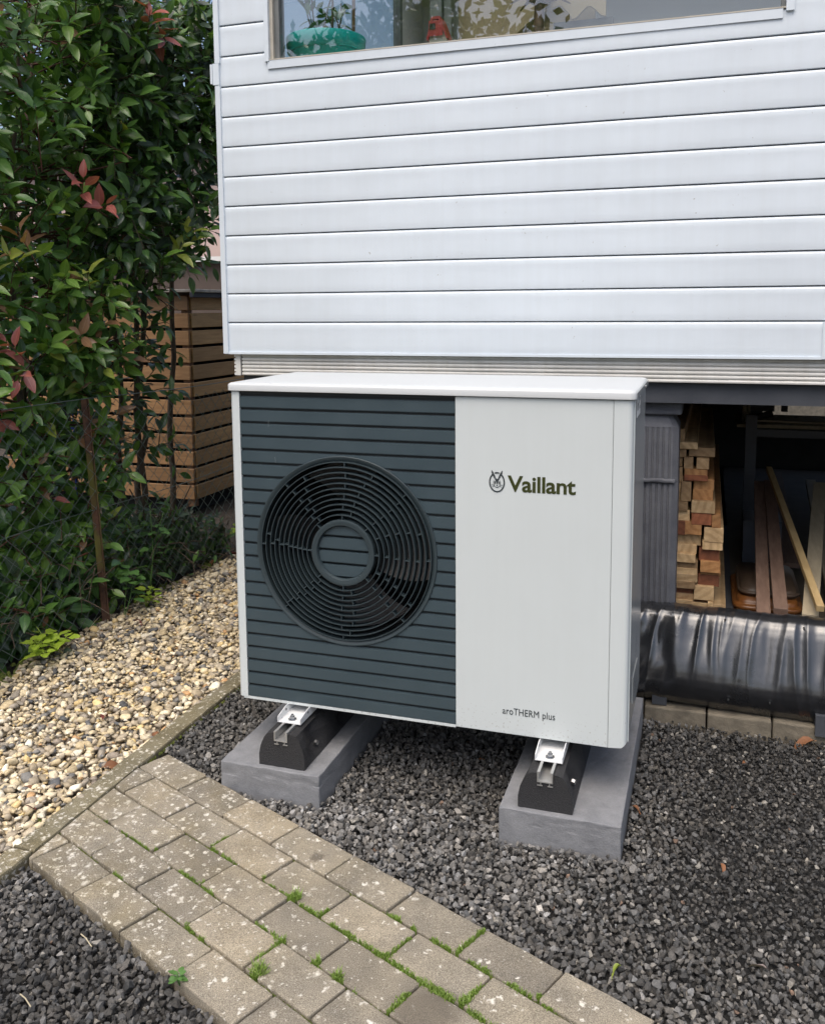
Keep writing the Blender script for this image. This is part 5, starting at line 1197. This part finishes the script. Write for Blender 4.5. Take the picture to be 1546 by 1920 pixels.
# laurel-like tall shrub behind, clear stems below, crown above the enclosure
la = empty('laurel_shrub', (-1.6, 1.85, 0), 'tall dark evergreen shrub with bare stems in front of the larch enclosure', 'shrub')
leaves, tw, stems = [], [], []
for k, (x, y, x2, y2, h) in enumerate(((-1.50, 1.70, -1.40, 1.66, 2.7), (-1.58, 1.66, -1.55, 1.60, 2.8), (-1.66, 1.85, -1.50, 1.9, 2.9), (-1.80, 1.75, -1.78, 1.7, 2.8), (-1.62, 2.1, -1.45, 2.1, 2.8), (-1.72, 1.5, -1.7, 1.42, 2.6))):
    pts = bent((x, y, -.04), (x2, y2, h), 14, .025, 60+k); stems.append(pts); m_ = MB(); m_.tube(pts, [.019-.0010*i for i in range(14)], 7); m_.build('stem', m_tree_b, la, True)
def pick_la(t):
    r = random.random(); return 2 if r < .06 else (6 if r < .26 else (1 if r < .6 else 0))
for k in range(900):
    y = random.uniform(1.2, 2.5); u = random.random(); x = -1.17-.9*(u**1.5)
    zlo = 1.4+.35*max(0, y-1.5) if y > 1.3 else 1.3
    z = zlo+(2.95-zlo)*random.random()**.9
    p = Vector((x, y, z)); xp, yp = visible_px(p)
    if xp > 300 and yp > 250 and random.random() < .45: continue
    if xp > 385 and yp > 160 and random.random() < .45: continue
    out = Vector((random.gauss(.5, .5), random.gauss(-.4, .5), random.gauss(.1, .5))); L = random.uniform(.14, .26); base = p-out.normalized()*L*.6
    shoot(base, out, L, random.randint(6, 10), pick_la, leaves, tw, random.uniform(.2, .7), None, 1.0)
    if k % 3 == 0: q = nearest(stems, base); tw.append((bent(q, base, 5, .08, k), [.006, .005, .0045, .004, .0035]))
for k in range(170):      # sparse leaves along the bare stems
    s = random.choice(stems[:4]+stems[5:]*3); i = random.randint(3, 7); p = s[i]+Vector((random.uniform(-.02, .12), random.uniform(-.1, .1), random.uniform(-.1, .1)))
    shoot(p, Vector((random.gauss(.6, .5), random.gauss(-.2, .6), random.gauss(.2, .4))), random.uniform(.08, .18), random.randint(2, 4), pick_la, leaves, tw, .4, None, .9)
twig_mesh('twigs', tw, m_tree_b, la); foliage(la, leaves, VLA, LM, 260, fenced=True)

# low dark shrub right of the post
lo = empty('low_shrub', (-1.35, 1.55, 0), 'low dark grey-green shrub spilling through the fence right of the post', 'shrub')
leaves, tw = [], []
for k in range(240):
    y = random.uniform(1.12, 2.05); x = random.uniform(-1.62, -1.12); z = random.uniform(.03, .40)*(1-.6*abs(y-1.45)/.6)
    out = Vector((random.gauss(.5, .5), random.gauss(-.4, .5), random.gauss(.4, .4))); L = random.uniform(.10, .18); p = Vector((x, y, z))
    shoot(p-out.normalized()*L*.5, out, L, random.randint(5, 8), lambda t: random.choice((6, 0, 0, 6, 1)), leaves, tw, .3, None, 1.0)
for k in range(14): tw.append((bent((-1.4+random.uniform(-.05, .05), 1.5+random.uniform(-.1, .1), -.04), (random.uniform(-1.6, -1.15), random.uniform(1.15, 2), random.uniform(.2, .45)), 6, .1, k), [.007, .006, .005, .004, .004, .003]))
twig_mesh('twigs', tw, m_tree_b, lo); foliage(lo, leaves, VSM, LM, 130, fenced=True)
# ivy-like ground leaves under the photinia
lo2 = empty('trailing_shrub', (-1.35, .75, 0), 'trailing dark green leaves at the foot of the fence left of the post', 'shrub')
leaves, tw = [], []
for k in range(170):
    y = random.uniform(.2, 1.15); x = random.uniform(-1.5, -1.16); z = random.uniform(.03, .3); out = Vector((random.gauss(.5, .5), random.gauss(-.4, .5), random.gauss(.3, .4)))
    shoot(Vector((x, y, z)), out, .14, 6, lambda t: random.choice((0, 0, 1, 1, 6)), leaves, tw, .4, None, 1.0)
twig_mesh('twigs', tw, m_tree_b, lo2); foliage(lo2, leaves, VPH, LM, 90, fenced=True)

# small herbs
VNE = [leaf_mesh('leaf', .046+.005*k, .034+.003*k, .1, .3, .35, 30+k, 9, 1, .07) for k in range(3)]
def herb(name, loc, h, n, mat, label, cat, sc=1.0, spread=.5, tiers=3):
    e = empty(name, loc, label, cat); lv = []; m_ = MB(); loc = Vector(loc)
    for k in range(n):
        top = loc+Vector((random.gauss(0, spread*h*.6), random.gauss(0, spread*h*.6), h*random.uniform(.6, 1.05))); pts = bent(loc, top, 5, .08, k+int(h*1000)); m_.tube(pts, [.0022, .002, .0018, .0015, .0012], 5)
        for t in range(tiers):
            p = pts[min(4, 2+t)] if tiers > 1 else top
            for s in range(4 if t == tiers-1 else 2):
                a = s*math.pi/(2 if t == tiers-1 else 1)+t*1.57+k; lv.append((Matrix.Translation(p) @ frame(Vector((math.cos(a), math.sin(a), random.uniform(-.1, .35))), Vector((0, 0, 1)), random.gauss(0, .2)) @ Matrix.Scale(sc*random.uniform(.7, 1.15), 4), 0))
    m_.build('stem', mat, e, True); foliage(e, lv, VNE, [mat], 280)
herb('nettle', (-1.10, .97, 0), .27, 2, m_nettle, 'green nettle with toothed leaves growing in front of the rusty post', 'nettle', 1.15, .35, 3)
herb('nettle', (-1.16, 1.25, 0), .42, 2, m_nettle, 'green nettle rising through the fence mesh right of the post', 'nettle', 1.0, .25, 2)
herb('seedling', (-1.13, .53, -.01), .14, 7, m_lime, 'lime green herb growing at the foot of the fence on the far left', 'herb', 1.0, .85, 2)
herb('seedling', (-1.10, 1.13, -.005), .10, 3, m_lime, 'small lime green seedling in the pebbles right of the post', 'herb', .8, .6, 2)
herb('seedling', (*gp_(338, 1840), -.005), .03, 2, m_nettle, 'tiny green sprig at the edge of the path by the dark gravel', 'herb', .32, .7, 2)
herb('seedling', (-1.22, 2.25, -.01), .16, 3, m_lime, 'light green sprout in the soil below the larch enclosure', 'herb', 1.2, .7, 2)
bf = MB()
for k in range(16):
    c_ = Vector((-1.62+random.uniform(-.05, .05), 1.35+random.uniform(-.1, .1), .92+random.uniform(-.22, .22)))
    for j in range(4):
        a = j*1.57+k; d = Vector((math.cos(a)*.012, -.004, math.sin(a)*.012)); s = Vector((-math.sin(a)*.006, 0, math.cos(a)*.006)); bf.add([c_, c_+d*.7-s, c_+d, c_+d*.7+s], [(0, 1, 2, 3)])
bf.tube([(-1.62, 1.35, -.04), (-1.62, 1.36, 1.1)], .004, 5)
tag(bf.build('blue_flowers', simple('blue_petal', (.03, .06, .42), (.05, .09, .5), 40, .6)), 'small blue flowers half hidden in the shadow of the hedge', 'flower')

# ---- fallen leaves
VDE = [leaf_mesh('fallen_leaf', .055+.008*k, .024+.004*k, .5+.2*k, .5+.3*k, .08, 50+k) for k in range(4)]
dead = [((.02, -.0), None)]
def fallen(x, y, z, label, mat=m_dead, sc=1.0, v=None):
    me = VDE[(v if v is not None else random.randrange(4))][0].copy(); me.materials.clear(); me.materials.append(mat)
    o = bpy.data.objects.new('fallen_leaf', me); C.objects.link(o); o.location = (x, y, z)
    o.rotation_euler = (random.uniform(-.5, .5), random.uniform(-.3, .3), random.uniform(0, 6.28)); o.scale = (sc,)*3; tag(o, label, 'leaf', 'fallen leaves')
for (xp, yp, lab, mt, sc) in ((68, 1520, 'dark red withered leaf on the pebbles near the kerb', m_deadred, .9), (45, 1475, 'long brown dead leaf on the pebbles at the left edge', m_dead, 1.0), (190, 1440, 'reddish dead leaf on the pebbles beside the kerb stone', m_dead, .8), (290, 1373, 'small orange-brown dead leaf on the pebbles close to the kerb', m_dead, .6), (192, 1352, 'reddish dead leaf in the middle of the pebbles', m_deadred, .7), (255, 1135, 'orange dead leaf by the fence right of the post', m_dead, .8), (250, 1165, 'red-brown dead leaf just below the orange one by the fence', m_deadred, .7),
        (1210, 1340, 'curled brown dead leaf at the rear corner of the right slab', m_dead, 1.3), (1530, 1390, 'large withered brown leaf at the house edging on the right edge', m_dead, 1.5), (1184, 1512, 'orange dead leaf against the side of the right slab', m_dead, .55), (1390, 1433, 'tiny orange leaf scrap on the dark gravel below the edging', m_dead, .4), (1490, 1492, 'small orange leaf scrap on the dark gravel at the right', m_dead, .4), (908, 1427, 'orange-brown leaf on the dark gravel under the heat pump', m_dead, .55), (730, 1345, 'small orange leaf in the shade beside the left slab', m_dead, .5), (1440, 1820, 'torn mauve-grey leaf on the dark gravel near the lower right', m_mauve, 1.0), (1165, 1812, 'yellowish small leaf on the gravel beside the path', LM[3], .45), (1350, 1620, 'pale brown leaf scrap among the gravel right of the slab', m_dead, .5), (430, 1040, 'dark red leaf on the soil beside the heat pump', m_deadred, 1.0), (405, 1050, 'brown leaf on the soil beside the dark red one', m_dead, .9)):
    x, y = gp_(xp, yp); fallen(x, y, .006, lab, mt, sc*(.75 if xp > 600 else 1))
for (xp, yp, xq, yq, lab) in ((152, 1755, 172, 1780, 'thin pale straw on the dark gravel left of the path'), (38, 1868, 58, 1893, 'thin pale straw on the dark gravel in the lower left corner'), (160, 1190, 195, 1150, 'thin pale stalk on the soil at the foot of the post')):
    a = gp_(xp, yp); b = gp_(xq, yq); m_ = MB(); m_.tube([(*a, .008), ((a[0]+b[0])/2, (a[1]+b[1])/2, .013), (*b, .009)], .0013, 5); tag(m_.build('straw', simple('straw', (.5, .44, .3), (.42, .36, .24), 40, .7)), lab, 'straw', 'straws on the ground')

# ================================================================== TREES (one far right of the neighbour, one behind the viewer that the pane mirrors)
def tree(name, base, h, cr, n, leafsize, label, seed, mat, flat=.8):
    r = np.random.default_rng(seed); e = empty(name, base, label, 'tree'); base = Vector(base); tr = MB()
    top = base+Vector((0, 0, h)); tr.tube(bent(base-Vector((0, 0, .05)), top, 10, .03, seed), [.03*h*(1-.08*i)*.5 for i in range(10)], 9); cl = []
    for k in range(16):
        a = r.uniform(0, 6.28); el = r.uniform(-.2, 1.2); d = Vector((math.cos(a)*math.cos(el), math.sin(a)*math.cos(el), math.sin(el)*flat)); s = base+Vector((0, 0, h*r.uniform(.45, .95))); t = top+d*cr*r.uniform(.6, 1); tr.tube(bent(s, t, 6, .08, k+seed), [.03, .026, .02, .016, .011, .006], 5)
        for q in range(7): cl.append(s.lerp(t, r.uniform(.4, 1.05))+Vector(r.normal(0, .16*cr, 3)))
    tr.build('trunk', m_tree_b, e, True)
    cl = np.array(cl); c = cl[r.integers(0, len(cl), n)]+r.normal(0, .10*cr, (n, 3)); u = r.normal(size=(n, 3)); u /= np.linalg.norm(u, axis=1)[:, None]; w = r.normal(size=(n, 3)); w -= (w*u).sum(1)[:, None]*u; w /= np.linalg.norm(w, axis=1)[:, None]; s = leafsize*r.uniform(.6, 1.3, (n, 1))
    V = np.stack([c-u*s, c+w*s*.45, c+u*s, c-w*s*.45], 1).reshape(-1, 3); F = np.arange(n*4).reshape(n, 4).tolist()
    o = mesh_obj('crown', V.tolist(), F, mat, e); o['kind'] = 'stuff'
tree('garden_tree', (-3.2, 7.6, 0), 1.6, 1.2, 9000, .06, 'light green tree beyond the shed, glimpsed between hedge and house', 5, m_farleaf)
tree('garden_tree', (-2.6, -9.5, 0), 4.2, 2.6, 6500, .11, 'broad garden tree behind the viewer, mirrored in the window pane', 8, LM[0])
